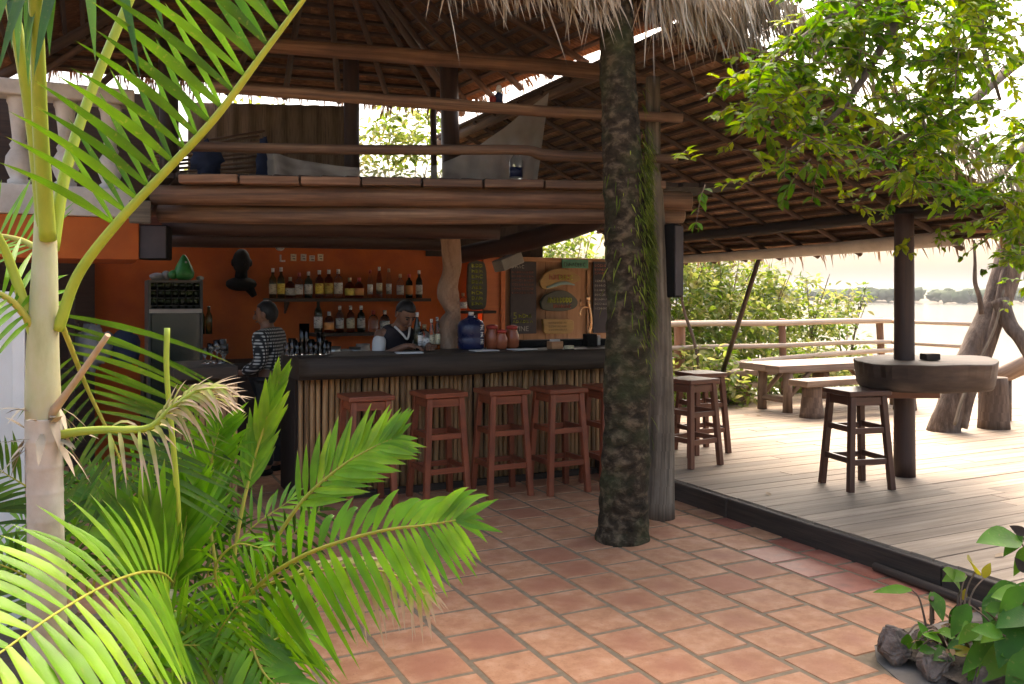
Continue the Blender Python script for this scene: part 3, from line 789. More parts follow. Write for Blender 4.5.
# upper roof over the loft (hipped)
ZE = 3.64; PK = V((1.6, 6.7, 4.66)); PK2 = V((1.6, 6.75, 4.66))
E00 = V((-.7, 4.6, 3.44)); E10 = V((3.72, 4.6, 3.44)); E11 = V((3.72, 8.85, ZE)); E01 = V((-.7, 8.85, ZE - .10))
up_ = MB()
for i, (p, q_) in enumerate(((E00, E10), (E10, E11), (E11, E01), (E01, E00))):
    roof_plane(up_, p, q_, PK2, PK, 17, seed=i + 2, jag=.04)
uro = up_.build('loft_roof', M['leafshade'], bld)
ul = MB()
for (p, q_) in ((E00, E10), (E10, E11), (E11, E01), (E01, E00)):
    l_ = laths(p, q_, PK2, PK, 17); off = len(ul.v)
    ul.v += l_.v; ul.uv += l_.uv; ul.r += l_.r; ul.sm += l_.sm; ul.f += [[k_ + off for k_ in f_] for f_ in l_.f]
ul.build('lath_rows', M['lath'], uro)
for (p, q_, n_) in ((E10, E11, 7), (E11, E01, 8)):
    rafters(uro, p, q_, q_.lerp(PK, .95), p.lerp(PK, .95), n_)
for q_ in (E11, E10, E01):
    mb = MB(); mb.tube([q_ - V((0, 0, .07)), PK - V((0, 0, .07))], .045, n=8, jit=.06); mb.build('hip_rafter', M['lath'], uro)
mb = MB()
for q_ in (E00, E10, E11, E01):
    mb.tube(catmull([q_ + V((0, 0, .07)), q_.lerp(PK, .5) + V((0, 0, .10)), PK + V((0, 0, .08))], 8), .10, n=10, jit=.2)
mb.build('hip_thatch', M['leafshade'], uro)
# right lean-to roof over the deck
def rz(x): return 2.3 + .46 * (5.9 - x)
RA = V((6.55, 4.05, rz(6.55))); RB = V((6.55, 9.3, rz(6.55))); RC = V((3.56, 9.3, rz(3.56))); RD = V((3.56, 4.5, rz(3.56)))
rp = MB(); roof_plane(rp, RA, RB, RC, RD, 26, nseg=40, seed=9, jag=.03)
rro = rp.build('deck_roof', M['leafroof'], bld)
laths(RA, RB, RC, RD, 26).build('lath_rows', M['lath'], rro)
rafters(rro, RA, RB, RC, RD, 10, r=.024)
log('purlin', [(5.85, 4.3, 2.22), (5.87, 6.5, 2.2), (5.85, 9.25, 2.215)], .05, M['darkwood'], n=9, parent=rro)
log('ridge_pole', [(3.6, 4.6, 3.29), (3.6, 7, 3.3), (3.6, 9.2, 3.29)], .05, M['log'], n=9, parent=rro)
# hanging thatch along the front edge
def fringe(mb, line, n, lmin, lmax, seed, out=V((0, -1, 0)), depth=.16):
    rr = random.Random(seed)
    cl = [(rr.random(), rr.uniform(-.35, .35), rr.uniform(.7, 1.25)) for _ in range(max(6, n // 14))]
    for i in range(n):
        c_ = rr.choice(cl)
        t = min(.9999, max(0, c_[0] + rr.gauss(0, .012) if rr.random() < .65 else rr.random())) * (len(line) - 1); k = min(int(t), len(line) - 2)
        p = V(line[k]).lerp(V(line[k + 1]), t - k)
        p = p + V((rr.uniform(-.02, .02), rr.uniform(-depth, .03), rr.uniform(-.05, .12)))
        L = rr.uniform(lmin, lmax) * (1.7 if rr.random() < .03 else 1) * c_[2]
        d = (out * rr.uniform(.15, .9) + V((c_[1] + rr.uniform(-.3, .3), rr.uniform(-.2, .2), -1))).normalized()
        mb.blade(p, d, L, rr.uniform(.007, .02), V((rr.uniform(-1, 1), -1, .3)), droop=rr.uniform(.1, .5), seg=4, fold=.2, r=rr.random(), base=.8)
FY = 4.6
fr = MB()
fringe(fr, [(1.75, FY, 3.46), (2.3, FY, 3.44), (2.88, FY, 3.44)], 640, .10, .27, 5)
fringe(fr, [(3.16, FY, 3.46), (3.7, FY - .05, 3.42), (4.05, FY - .25, 3.40)], 720, .13, .31, 6)
fringe(fr, [(2.85, FY + .25, 3.5), (3.2, FY + .25, 3.5)], 90, .12, .3, 8)
fringe(fr, [(4.0, 4.32, 3.36), (4.5, 4.15, rz(4.5) + .08), (5.5, 4.1, rz(5.5) + .06), (6.5, 4.05, rz(6.5) + .06)], 760, .10, .26, 7)
fringe(fr, [(.0, FY, 3.5), (1.75, FY, 3.5)], 300, .06, .16, 11)
fringe(fr, [(1.75, FY - .08, 3.5), (2.9, FY - .06, 3.48)], 420, .08, .22, 12, depth=.24)
fringe(fr, [(3.1, FY - .06, 3.5), (4.05, FY - .3, 3.46)], 480, .08, .24, 13, depth=.24)
fr.build('thatch_fringe', M['thatch'], uro)
# shaggy upper surface of the thatch above the fringe
th = MB()
def thf(u, v):
    x = 1.7 + u * 2.5; return (x, FY - .12 + v * .55 + .03 * mnoise.noise(V((x * 9, v * 5, 0))), 3.47 + v * .30 + .03 * mnoise.noise(V((x * 14, v * 8, 2))))
th.sheet(thf, 60, 8)
o = th.build('thatch_edge', M['thatch'], uro); md = o.modifiers.new('thick', 'SOLIDIFY'); md.thickness = .06
# drips of leaf along the river eave
fe = MB()
fringe(fe, [(6.5, 4.1, rz(6.5) - .0), (6.5, 9.3, rz(6.5) - .0)], 520, .04, .13, 21, out=V((1, 0, 0)), depth=.05)
fringe(fe, [(3.74, 4.9, ZE + .02), (3.74, 8.8, ZE + .02)], 420, .05, .14, 22, out=V((1, 0, 0)), depth=.05)
fringe(fe, [(-.5, 8.88, ZE + .02), (3.6, 8.88, ZE + .02)], 700, .06, .20, 23, out=V((0, 1, 0)), depth=.05)
fe.build('eave_leaves', M['leafroof'], rro)

# pale half pipe below the river eave
gu = MB()
def guf(u, v):
    y = 4.75 + u * 4.5; a_ = math.pi * (.05 + v * .9); rad = .085 + .05 * (1 - u)
    return (6.34 - math.cos(a_) * rad, y, 2.05 + .05 * (1 - u) - .02 * math.sin(u * 3) - math.sin(a_) * rad)
gu.sheet(guf, 24, 10)
o = gu.build('rain_gutter', M['gutter'], None, loc=(6.34, 7, 2)); md = o.modifiers.new('thick', 'SOLIDIFY'); md.thickness = .008
tag(o, 'long pale half-pipe gutter hung under the eave of the deck roof', 'gutter')

# posts that carry the roof
def post(name, pts, rad, mat, label, cat='post', group=None, jit=.06):
    mb = MB(); mb.tube(catmull(pts, 8), rad, n=16, jit=jit, jfreq=1.5)
    return tag(mb.build(name, mat, None, loc=pts[0]), label, cat, group)
post('support_post', [(3.60, 4.99, 0), (3.605, 5.0, 1.0), (3.56, 5.03, 2.2), (3.55, 5.04, 2.42)], [.100, .088, .080, .07], M['greylog'], 'grey weathered post standing right behind the mossy trunk', 'post', 'posts holding the roofs')
post('support_post', [(5.75, 4.76, DZ), (5.76, 4.77, 1.1), (5.77, 4.78, 2.2)], [.082, .076, .072], M['darkpost'], 'dark slim post rising through the thick slab table', 'post', 'posts holding the roofs')
mb = MB(); mb.tube([atY(719, 384, 9.2), (6.45, 7.17, 1.97)], [.034, .026], n=8, jit=.08)
tag(mb.build('brace_pole', M['darkpost'], None, loc=atY(722, 385, 9.2)), 'dark slanting pole bracing the river eave behind the railing', 'pole')

# ------------------------------------------------------------------ terrace with balusters (left)
ter = thing('terrace_balcony', 'upstairs terrace edge with white turned balusters on an orange beam', 'balcony', (-.7, 7.1, 1.83))
TX1 = at(139, 240, 6.55).x; TY = at(139, 240, 6.55).y
mb = MB(); mb.box((TX1 - 1.2, TY + .5, 1.985), (2.4, 1.0, .31)); mb.build('beam', M['orange'], ter, bevel=.006)
mb = MB(); mb.box((TX1 - 1.24, TY + .13, 2.25), (2.4, .3, .215)); mb.build('ledge', M['white'], ter, bevel=.01)
mb = MB(); mb.box((TX1 - 1.2, TY + .62, 2.18), (2.38, .64, .07)); mb.build('terrace_floor', M['greywall'], ter)
bal = [(.075, 0), (.075, .04), (.055, .055), (.07, .09), (.092, .15), (.085, .22), (.052, .28), (.062, .31), (.045, .34), (.045, .38), (.055, .48), (.066, .58), (.07, .61), (.08, .63), (.08, .67)]
for px in (-62, -20, 22, 66, 110):
    p = at(px, 200, 6.62); xx = p.x
    mb = MB(); mb.lathe([(r_, z_ * .96) for r_, z_ in bal], (xx, TY + .13, 2.357), 20); mb.build('baluster', M['white'], ter)
mb = MB(); mb.box((TX1 - 1.22, TY + .13, 3.055), (2.38, .24, .11)); mb.build('handrail', M['white'], ter, bevel=.012)
# dark room back behind the terrace
mb = MB()
mb.box((-.9, 9.4, 2.62), (3.2, .1, 1.88))
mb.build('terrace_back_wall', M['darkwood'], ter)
mb = MB(); mb.box((TX1 - 1.75, TY + .35, 2.8), (.10, .10, 1.6)); mb.build('terrace_post', M['darkpost'], ter)

# white boards at the left edge
wpn = thing('board_partition', 'white upright board partition at the edge behind the palm trunk', 'partition', (-.9, 4.5, 0))
for i in range(12):
    p = at(24 - i * 11, 300, 4.05)
    mb = MB(); mb.box((p.x - .025, p.y - .02 * (i % 2), .79), (.058, .03, 1.56 + .01 * (i % 3)), rz=-YAW * .2); mb.build('board', M['whitepaint'], wpn, bevel=.004)
# ================================================================== BAR COUNTER
BY = 6.55
bar = thing('bar_counter', 'long bamboo-clad bar counter with a thick dark wooden top', 'bar counter', (2.85, BY, 0))
BX0 = atY(298, 420, BY).x; BX1 = 4.3
bm = MB()
x = BX0
while x < BX1:
    r_ = rng.uniform(.016, .027)
    z1 = .95 + rng.uniform(-.02, .02)
    lean = rng.uniform(-.008, .008)
    pts = [(x + r_, BY + rng.uniform(-.006, .006), .03), (x + r_ + lean * .5, BY, .5), (x + r_ + lean, BY + rng.uniform(-.006, .006), z1)]
    bm.tube(catmull(pts, 4), [r_, r_ * rng.uniform(.9, 1.05), r_ * .95], n=8)
    x += 2 * r_ + rng.uniform(.0, .006)
bm.build('bamboo_cladding', M['bamboo'], bar)
mb = MB(); mb.box(((BX0 + BX1) / 2, BY + .06, .48), (BX1 - BX0 - .02, .06, .95)); mb.box((BX0 + .02, BY + .35, .48), (.05, .55, .93)); mb.build('frame', M['darkwood'], bar)
mb = MB(); mb.box(((BX0 + BX1) / 2, BY - .03, .03), (BX1 - BX0, .06, .06)); mb.build('plinth', M['edge'], bar, bevel=.006)
ct = MB()
n_ = 30
def topf(u, side):
    x = BX0 - .04 + u * (BX1 - BX0 + .08)
    wob = .018 * mnoise.noise(V((x * 2.3, 1, side)))
    return x, wob
ringv = []
for i in range(n_ + 1):
    x, wb = topf(i / n_, 0)
    yf = BY - .22 + wb; zb = .94 + .02 * mnoise.noise(V((x * 1.7, 4, 0)))
    ringv.append([V((x, yf + .012, zb)), V((x, yf, zb + .05)), V((x, yf + .006, 1.085)), V((x, yf + .03, 1.108)), V((x, BY + .42, 1.108)), V((x, BY + .42, zb))])
b = len(ct.v)
for rg in ringv: ct.v += rg
for i in range(n_):
    for k in range(6):
        k2 = (k + 1) % 6
        a_ = b + i * 6
        us = (ringv[i][0].x, ringv[i + 1][0].x); vs = (k * .12, k * .12 + .12)
        ct.face([a_ + k, a_ + k2, a_ + 6 + k2, a_ + 6 + k], [(us[0], vs[0]), (us[0], vs[1]), (us[1], vs[1]), (us[1], vs[0])], .5, k in (0, 1, 2))
ct.face([b + k for k in range(6)], [(0, 0)] * 6, .5); ct.face([b + n_ * 6 + k for k in range(6)][::-1], [(0, 0)] * 6, .5)
ct.build('counter_top', M['counter'], bar)
# left service counter with slatted front
sv = thing('side_counter', 'short slatted counter at the left end of the bar by the gap', 'counter', (.75, 6.75, 0))
SX0 = atY(176, 400, 6.62).x; SX1 = atY(233, 400, 6.62).x
mb = MB(); x = SX0
while x < SX1:
    w_ = rng.uniform(.03, .045); mb.box((x + w_ / 2, 6.62, .47), (w_ - .006, .03, .9)); x += w_
mb.build('slat_front', M['bamboo'], sv, bevel=.005)
mb = MB(); mb.box(((SX0 + SX1) / 2, 6.95, 1.0), (SX1 - SX0 + .06, .75, .09)); mb.build('counter_top', M['counter'], sv, bevel=.01)
mb = MB(); mb.box(((SX0 + SX1) / 2, 6.97, .48), (SX1 - SX0 - .01, .6, .94)); mb.build('body', M['darkwood'], sv)
# back counter along the orange wall
bc = thing('back_counter', 'dark work counter running along the orange back wall', 'counter', (1.7, 8.8, 0))
mb = MB(); mb.box((1.75, 8.78, .90), (2.6, .55, .06)); mb.build('counter_top', M['counter'], bc, bevel=.006)
mb = MB(); mb.box((1.75, 8.82, .43), (2.56, .45, .86)); mb.build('body', M['darkwood'], bc)

# ================================================================== STOOLS
def make_stool(mat, h, label, group):
    t = thing('bar_stool', label, 'stool', (0, 0, 0), 0, group)
    mb = MB(); mb.box((0, 0, h - .018), (.345, .345, .036)); mb.build('seat', mat, t, local=True, bevel=.006)
    top, bot = .128, .172
    def leg_at(sx, sy, z):
        k_ = top + (bot - top) * (1 - z / (h - .036)); return V((sx * k_, sy * k_, z))
    for sx in (-1, 1):
        for sy in (-1, 1):
            mb = MB(); mb.beam(leg_at(sx, sy, 0), leg_at(sx, sy, h - .038), .044, .044, up=V((0, 1, 0))); mb.build('leg', mat, t, local=True, bevel=.004)
    mb = MB()
    for (a_, c_) in (((-1, -1), (1, -1)), ((1, -1), (1, 1)), ((1, 1), (-1, 1)), ((-1, 1), (-1, -1))):
        mb.beam(leg_at(*a_, h - .075), leg_at(*c_, h - .075), .022, .062)
    mb.build('apron', mat, t, local=True, bevel=.003)
    for fr_, in ((.60,), (.29,)):
        for i, (a_, c_) in enumerate((((-1, -1), (1, -1)), ((1, -1), (1, 1)), ((1, 1), (-1, 1)), ((-1, 1), (-1, -1)))):
            z = h * fr_ + (.0 if i % 2 == 0 else .012)
            mb = MB(); mb.beam(leg_at(*a_, z), leg_at(*c_, z), .024, .042); mb.build('stretcher', mat, t, local=True, bevel=.003)
    return t
s0 = make_stool(M['stool'], .82, 'red-brown bar stool at the bamboo bar, half hidden by the palm fronds', 'red-brown stools along the bar')
s0.location = (1.86, 6.26, .011)
dup(s0, (2.42, 6.22, .011), R(2), 'red-brown bar stool second from the palm end, in front of the bartender')
dup(s0, (2.93, 6.17, .011), R(-1.5), 'red-brown bar stool in the middle of the row, in front of the dark blue jug')
dup(s0, (3.39, 6.08, .011), R(1), 'red-brown bar stool nearest left of the mossy trunk, whole in view')
dup(s0, (3.86, 6.05, .011), R(-2), 'red-brown bar stool mostly hidden behind the mossy trunk')
s5 = make_stool(M['midstool'], .72, 'brown stool on the deck just right of the grey post, the nearer of two', 'brown stools on the deck by the grey post')
s5.location = (4.56, 5.90, DZ); s5.rotation_euler.z = R(8)
dup(s5, (5.02, 6.34, DZ), R(-4), 'brown stool on the deck standing behind the nearer one by the grey post')
s7 = make_stool(M['dkstool'], .72, 'dark brown stool standing alone before the thick slab table', None)
s7.location = (5.12, 4.66, DZ); s7.rotation_euler.z = R(-12)

# ================================================================== DECK FURNITURE
# slab table round the dark post
st = thing('slab_table', 'thick half-round slab table fixed round the dark post on the deck', 'table', (5.78, 4.75, DZ))
zt = 1.06; zb = .86
out = [at(853, 300, 7.0), at(856, 300, 6.7), at(868, 300, 6.45), at(892, 300, 6.28), at(925, 300, 6.2), at(960, 300, 6.22), at(992, 300, 6.3), at(999, 300, 6.6), at(996, 300, 6.95), at(975, 300, 7.25), at(930, 300, 7.4), at(885, 300, 7.35), at(862, 300, 7.2)]
pl = catmull(out + [out[0]], 4)[:-1]
mb = MB(); nb = len(pl); c_ = sum(pl, V()) / nb; c_.z = 0
def ring(z, k):
    return [V((c_.x + (p.x - c_.x) * (k + .022 * mnoise.noise(V((i * .55, z * 5, 1))) - .02 * (mnoise.noise(V((i * .9, z * 2.5, 7))) > .25)), c_.y + (p.y - c_.y) * (k + .022 * mnoise.noise(V((i * .55, z * 5, 1)))), z + .008 * mnoise.noise(V((i * .4, z * 9, 0))))) for i, p in enumerate(pl)]
rings = [ring(zb, .93), ring(zb + .015, .955), ring((zb + zt) / 2, .975), ring(zt - .008, 1.0), ring(zt, .994)]
b = len(mb.v)
for rg in rings: mb.v += rg
for i in range(len(rings) - 1):
    for k in range(nb):
        k2 = (k + 1) % nb
        mb.face([b + i * nb + k, b + i * nb + k2, b + (i + 1) * nb + k2, b + (i + 1) * nb + k], [(k * .07, i * .06), (k * .07 + .07, i * .06), (k * .07 + .07, i * .06 + .06), (k * .07, i * .06 + .06)], .5, i in (1,))
mb.face([b + 4 * nb + k for k in range(nb)], [(p.x, p.y) for p in pl], .5); mb.face([b + k for k in range(nb)][::-1], [(p.x, p.y) for p in pl][::-1], .5)
mb.build('slab_top', M['slabwood'], st)
for s_ in (-.1, .1):
    p = V((5.76, 4.77, .80)) - FWD * (s_ + .0)
    mb = MB(); mb.beam(p - RIGHT * .42, p + RIGHT * .22, .055, .06); mb.build('bearer', M['midstool'], st, bevel=.005)
p = at(930, 300, 6.75); mb = MB(); mb.box((p.x, p.y, zt + .027), (.12, .09, .05), rz=-.3)
tag(mb.build('wood_block', M['slabwood'], None, loc=(p.x, p.y, zt), bevel=.006), 'small dark wooden block lying on the thick slab table', 'block')
# tree stump seat
def stump(p, h, r0, r1, name, label, cat, parent=None):
    mb = MB(); p = V(p)
    mb.tube([p + V((0, 0, h * i / 6)) for i in range(7)], [r0 * 1.05, r0, (r0 * 2 + r1) / 3, (r0 + r1) / 2, r1, r1, r1 * .98], n=20, jit=.08, jfreq=2)
    if parent: return mb.build(name, M['stumpwood'], parent)
    return tag(mb.build(name, M['stumpwood'], None, loc=p), label, cat)
stump((8.70, 6.08, DZ), .545, .155, .14, 'stump_stool', 'round tree-stump stool beside the leaning tree on the deck', 'stool')
# rustic table
pt = thing('rustic_table', 'long rustic plank table by the pale railing', 'table', (8.5, 8.25, DZ))
mb = MB()
for i, yy in enumerate((8.0, 8.24, 8.48)):
    mb.box((8.55, yy, .685 + .003 * i), (2.3, .235, .085), rz=R(.3 * (i - 1)), r=.5 + .2 * i)
mb.build('tabletop', M['tablewood'], pt, bevel=.01)
for xx in (7.62, 9.45):
    for yy in (7.98, 8.42):
        mb = MB(); mb.tube([(xx + (.0), yy, DZ), (xx, yy, .4), (xx + .01, yy, .64)], [.06, .055, .06], n=10, jit=.08); mb.build('leg', M['tablewood'], pt)
    mb = MB(); mb.tube([(xx, 7.96, .3), (xx, 8.44, .3)], .038, n=8, jit=.08); mb.build('cross_bar', M['tablewood'], pt)
    s_ = 1 if xx < 8.5 else -1
    for yy in (7.98, 8.42):
        mb = MB(); mb.tube([(xx + s_ * .05, yy, .36), (xx + s_ * .36, yy, .635)], .03, n=8); mb.build('strut', M['tablewood'], pt)
def bench(y, x0, x1, label, group):
    t = thing('log_bench', label, 'bench', ((x0 + x1) / 2, y, DZ), 0, group)
    mb = MB(); mb.box(((x0 + x1) / 2, y, .555), (x1 - x0, .30, .075)); mb.build('seat', M['tablewood'], t, bevel=.012)
    for xx in (x0 + .22, x1 - .22): stump((xx, y, DZ), .365, .135, .115, 'stump_leg', '', '', t)
    return t
bench(7.55, 7.36, 9.35, 'low plank bench on two stump legs in front of the rustic table', 'benches at the rustic table')
bench(8.98, 7.45, 9.4, 'low plank bench behind the rustic table against the railing', 'benches at the rustic table')
# ledge bench at the post end of the rail
lb = thing('wall_bench', 'weathered plank seat fixed along the railing beside the brown stools', 'bench', (6.9, 9.2, DZ))
q0 = at(672, 388, 11.2); q1 = at(757, 384, 11.6)
mb = MB(); mb.beam(q0, q1, .30, .06); mb.build('seat', M['palerail'], lb, bevel=.01)
for t_ in (.12, .88):
    p = q0.lerp(q1, t_); mb = MB(); mb.tube([(p.x, p.y, DZ), (p.x, p.y, p.z - .03)], .045, n=8, jit=.06); mb.build('leg', M['railpost'], lb)

# railing
rl = thing('railing', 'pale pole railing with three rails along the river side of the deck', 'railing', (9, 9.42, DZ))
RY = 9.42
for zz, rr_, y0 in ((1.185, .042, 0), (.865, .034, 0), (.62, .036, .0)):
    pts = [(6.55, RY, zz + .0), (7.6, RY + .01, zz + .008), (8.8, RY - .01, zz - .004), (10.0, RY + .005, zz + .008), (11.15, RY, zz + (.03 if zz < .7 else 0))]
    if zz < .7: pts = [(7.15, RY - .05, .585), (8.3, RY - .045, .655), (9.6, RY - .05, .71), (11.1, RY - .05, .74)]
    mb = MB(); mb.tube(catmull(pts, 8), rr_, n=9, jit=.1); mb.build('rail', M['palerail'], rl)
for xx, lean, r_ in ((7.16, 0, .075), (9.02, -.06, .05), (11.02, -.10, .055)):
    mb = MB(); mb.tube(catmull([(xx, RY + .09, DZ), (xx + lean * .5, RY + .085, .7), (xx + lean, RY + .08, 1.24)], 5), r_, n=10, jit=.08); mb.build('rail_post', M['railpost'], rl)
for zz in (1.18, .86, .6):
    mb = MB(); mb.tube([(11.08, 9.42, zz), (11.1, 7.9, zz - .01)], .028, n=8, jit=.1); mb.build('rail', M['palerail'], rl)
mb = MB(); mb.tube([(11.1, 7.95, DZ), (11.12, 7.95, 1.5)], .03, n=8); mb.build('rail_post', M['railpost'], rl)

# ================================================================== SPEAKERS
def speaker(loc, size, rzz, label):
    t = thing('loudspeaker', label, 'loudspeaker', loc, rzz, 'black loudspeakers')
    sx, sy, sz = size
    mb = MB(); mb.prism([(-sx / 2, -sy / 2, -sz / 2), (sx / 2, -sy / 2, -sz / 2), (sx * .38, sy / 2, -sz / 2), (-sx * .38, sy / 2, -sz / 2)], (0, 0, sz)); mb.build('cabinet', M['black'], t, local=True, bevel=.012)
    mb = MB(); mb.box((0, -sy / 2 - .006, 0), (sx * .9, .012, sz * .94)); mb.build('grille', M['slate'], t, local=True, bevel=.004)
    mb = MB(); mb.box((0, sy / 2 + .03, sz * .3), (.05, .08, .05)); mb.build('bracket', M['black'], t, local=True)
    return t
p = at(671, 261, 6.05); speaker(p, (.105, .12, .51), R(20), 'tall black loudspeaker hung on the right of the grey post')
p = at(156, 243, 6.7); speaker(p, (.24, .22, .26), R(-20), 'small black loudspeaker hung under the loft beside the orange beam')

# ================================================================== BACK-BAR SHELVES AND BOTTLES
SY = 8.9
def shelf(px0, px1, py, label):
    a_, b_ = atY(px0, py, SY), atY(px1, py, SY)
    t = thing('wall_shelf', label, 'shelf', ((a_.x + b_.x) / 2, SY, a_.z), 0, 'bottle shelves')
    mb = MB(); mb.box(((a_.x + b_.x) / 2, SY + .03, (a_.z + b_.z) / 2 - .02), (b_.x - a_.x, .26, .035)); mb.build('board', M['edge'], t, bevel=.003)
    for f_ in (.12, .88):
        xx = a_.x + (b_.x - a_.x) * f_; mb = MB(); mb.prism([(xx, SY + .15, a_.z - .04), (xx, SY - .05, a_.z - .04), (xx, SY + .15, a_.z - .16)], (.02, 0, 0)); mb.build('bracket', M['edge'], t)
    return (a_.z + b_.z) / 2
zs1 = shelf(266, 428, 298, 'long upper bottle shelf on the orange wall')
zs2 = shelf(312, 402, 332, 'shorter lower bottle shelf on the orange wall')
PROF = {
 'wine': [(.034, 0), (.037, .01), (.037, .17), (.033, .2), (.015, .235), (.014, .30)],
 'spirit': [(.038, 0), (.041, .01), (.041, .17), (.034, .195), (.015, .215), (.0145, .27)],
 'squat': [(.046, 0), (.05, .012), (.05, .12), (.04, .15), (.016, .17), (.016, .21)],
 'tall': [(.03, 0), (.033, .01), (.031, .19), (.022, .25), (.013, .28), (.013, .33)],
}
def bottle(p, kind, gl, lab, cap, label, group, k=1.0):
    pf = [(r_ * k, z_ * k) for r_, z_ in PROF[kind]]
    t = thing('bottle', label, 'bottle', p, rng.random() * 6, group)
    mb = MB(); mb.lathe(pf, (0, 0, 0), 14); mb.build('body', M[gl], t, local=True)
    if lab:
        r_ = pf[2][0] + .0012; mb = MB(); mb.lathe([(r_, pf[2][1] * .25), (r_, pf[2][1] * .85)], (0, 0, 0), 14); mb.build('label', M[lab], t, local=True)
    if cap:
        r_ = pf[-1][0] + .002; h_ = pf[-1][1]; mb = MB(); mb.lathe([(r_, h_ - .035 * k), (r_, h_ + .006 * k)], (0, 0, 0), 12); mb.build('cap', M[cap], t, local=True)
    return t
gname = {'greenglass': 'green', 'clearglass': 'clear', 'amberglass': 'amber', 'darkglass': 'dark', 'blueglass': 'blue'}
lname = {'label_cream': 'cream label', 'label_white': 'white label', 'label_yellow': 'yellow label', 'label_orange': 'orange label', None: 'no label'}
ORD = ['first', 'second', 'third', 'fourth', 'fifth', 'sixth', 'seventh', 'eighth', 'ninth', 'tenth', 'eleventh', 'twelfth', 'thirteenth', 'fourteenth', 'fifteenth', 'sixteenth', 'seventeenth']
up_list = [(273, 'wine', 'greenglass', 'label_cream', 'label_white', 1.0), (281, 'wine', 'greenglass', 'label_yellow', 'label_white', 1.03), (290.5, 'squat', 'amberglass', 'label_white', 'cap_gold', 1.0),
 (299, 'spirit', 'clearglass', 'label_white', 'cap_red', .95), (308.5, 'spirit', 'darkglass', 'label_white', 'label_white', 1.0), (319, 'spirit', 'amberglass', 'label_yellow', 'label_white', 1.05), (328.5, 'spirit', 'amberglass', 'label_yellow', 'label_white', 1.08),
 (338, 'spirit', 'clearglass', 'label_white', 'label_white', 1.1), (349.5, 'squat', 'amberglass', 'label_yellow', 'cap_gold', 1.0), (359, 'squat', 'amberglass', 'label_orange', 'cap_red', 1.0), (370, 'tall', 'clearglass', 'label_white', 'cap_red', .9),
 (379, 'tall', 'amberglass', 'label_cream', 'label_white', 1.0), (388.5, 'tall', 'clearglass', 'label_white', 'cap_gold', .95), (400, 'spirit', 'clearglass', 'label_white', 'cap_gold', .95), (409.5, 'spirit', 'darkglass', 'label_orange', 'cap_red', .95), (419.5, 'wine', 'darkglass', 'label_white', 'label_white', 1.0)]
for i, (px, kd, gl, lb_, cp, kk) in enumerate(up_list):
    p = atY(px, 298, SY); bottle((p.x, SY + rng.uniform(-.015, .015), zs1), kd, gl, lb_, cp, '%s bottle with %s, %s from the left on the upper shelf' % (gname[gl], lname[lb_], ORD[i]), 'bottles on the upper shelf', kk * .98)
lo_list = [(318.5, 'wine', 'darkglass', 'label_white', None, 1.2), (329, 'squat', 'amberglass', 'label_orange', 'label_white', 1.05), (340, 'spirit', 'amberglass', 'label_white', 'label_white', 1.05), (350.5, 'spirit', 'amberglass', 'label_cream', 'label_white', 1.05), (361, 'spirit', 'darkglass', 'label_white', 'label_white', 1.05), (373, 'squat', 'clearglass', None, 'cap_red', 1.1), (385, 'squat', 'blueglass', 'label_white', 'label_white', 1.1)]
for i, (px, kd, gl, lb_, cp, kk) in enumerate(lo_list):
    p = atY(px, 332, SY); bottle((p.x, SY + rng.uniform(-.015, .015), zs2), kd, gl, lb_, cp, '%s bottle with %s, %s from the left on the lower shelf' % (gname[gl], lname[lb_], ORD[i]), 'bottles on the lower shelf', kk * .95)
# bottles crowded on the bar by the driftwood post
for i, (px, kd, gl, lb_, cp, kk) in enumerate([(419, 'spirit', 'clearglass', 'label_white', 'label_white', 1.0), (425.5, 'squat', 'clearglass', 'label_white', 'cap_gold', 1.15), (431.5, 'tall', 'clearglass', 'label_cream', 'label_white', .9), (438.5, 'tall', 'amberglass', 'label_cream', 'label_white', .95), (415, 'tall', 'darkglass', None, 'label_white', 1.1)]):
    p = atY(px, 350, 6.85 if i < 4 else 6.9); bottle((p.x, 6.85 + .03 * (i % 2), 1.109), kd, gl, lb_, cp, '%s bottle with %s, %s of the cluster on the bar by the driftwood post' % (gname[gl], lname[lb_], ORD[i]), 'bottles on the bar', kk * .85)
def tumbler(p, h, r_, label, group, wine=False):
    mb = MB()
    if wine: pf = [(.03, 0), (.03, .004), (.005, .008), (.005, h * .45), (r_, h * .65), (r_ * .9, h), (r_ * .85, h), (r_ * .92, h * .66), (.002, h * .47)]
    else: pf = [(r_ * .85, 0), (r_, h), (r_ - .003, h), (r_ * .82, .012), (.001, .012)]
    mb.lathe(pf, p, 14)
    return tag(mb.build('drinking_glass', M['clearglass'], None, loc=p), label, 'glass', group)
gx = [(287, .10, .028), (292, .13, .03), (297, .10, .028), (302, .24, .022), (306.5, .24, .022), (311, .12, .03), (316, .10, .028), (320, .17, .03), (324.5, .11, .028), (294.5, .11, .026), (309, .11, .028), (328, .09, .028)]
for i, (px, h_, r_) in enumerate(gx):
    yy = 6.62 if i < 9 else 6.75
    p = atY(px, 360, yy); tumbler((p.x, yy, 1.109), h_, r_, ('tall clear glass tube standing among tumblers on the bar' if h_ > .2 else 'clear drinking glass on the left end of the bar top'), 'tall glasses on the bar' if h_ > .2 else 'glasses on the bar')
for i, px in enumerate((205, 211, 217, 222.5, 228, 234, 240, 247)):
    yy = 6.9 + .1 * (i % 2)
    p = atY(px, 360, yy); tumbler((min(p.x, SX1 - .02), yy, 1.046), .12 + .03 * (i % 3), .03, 'clear stemmed glass upright on the short side counter', 'glasses on the side counter', True)
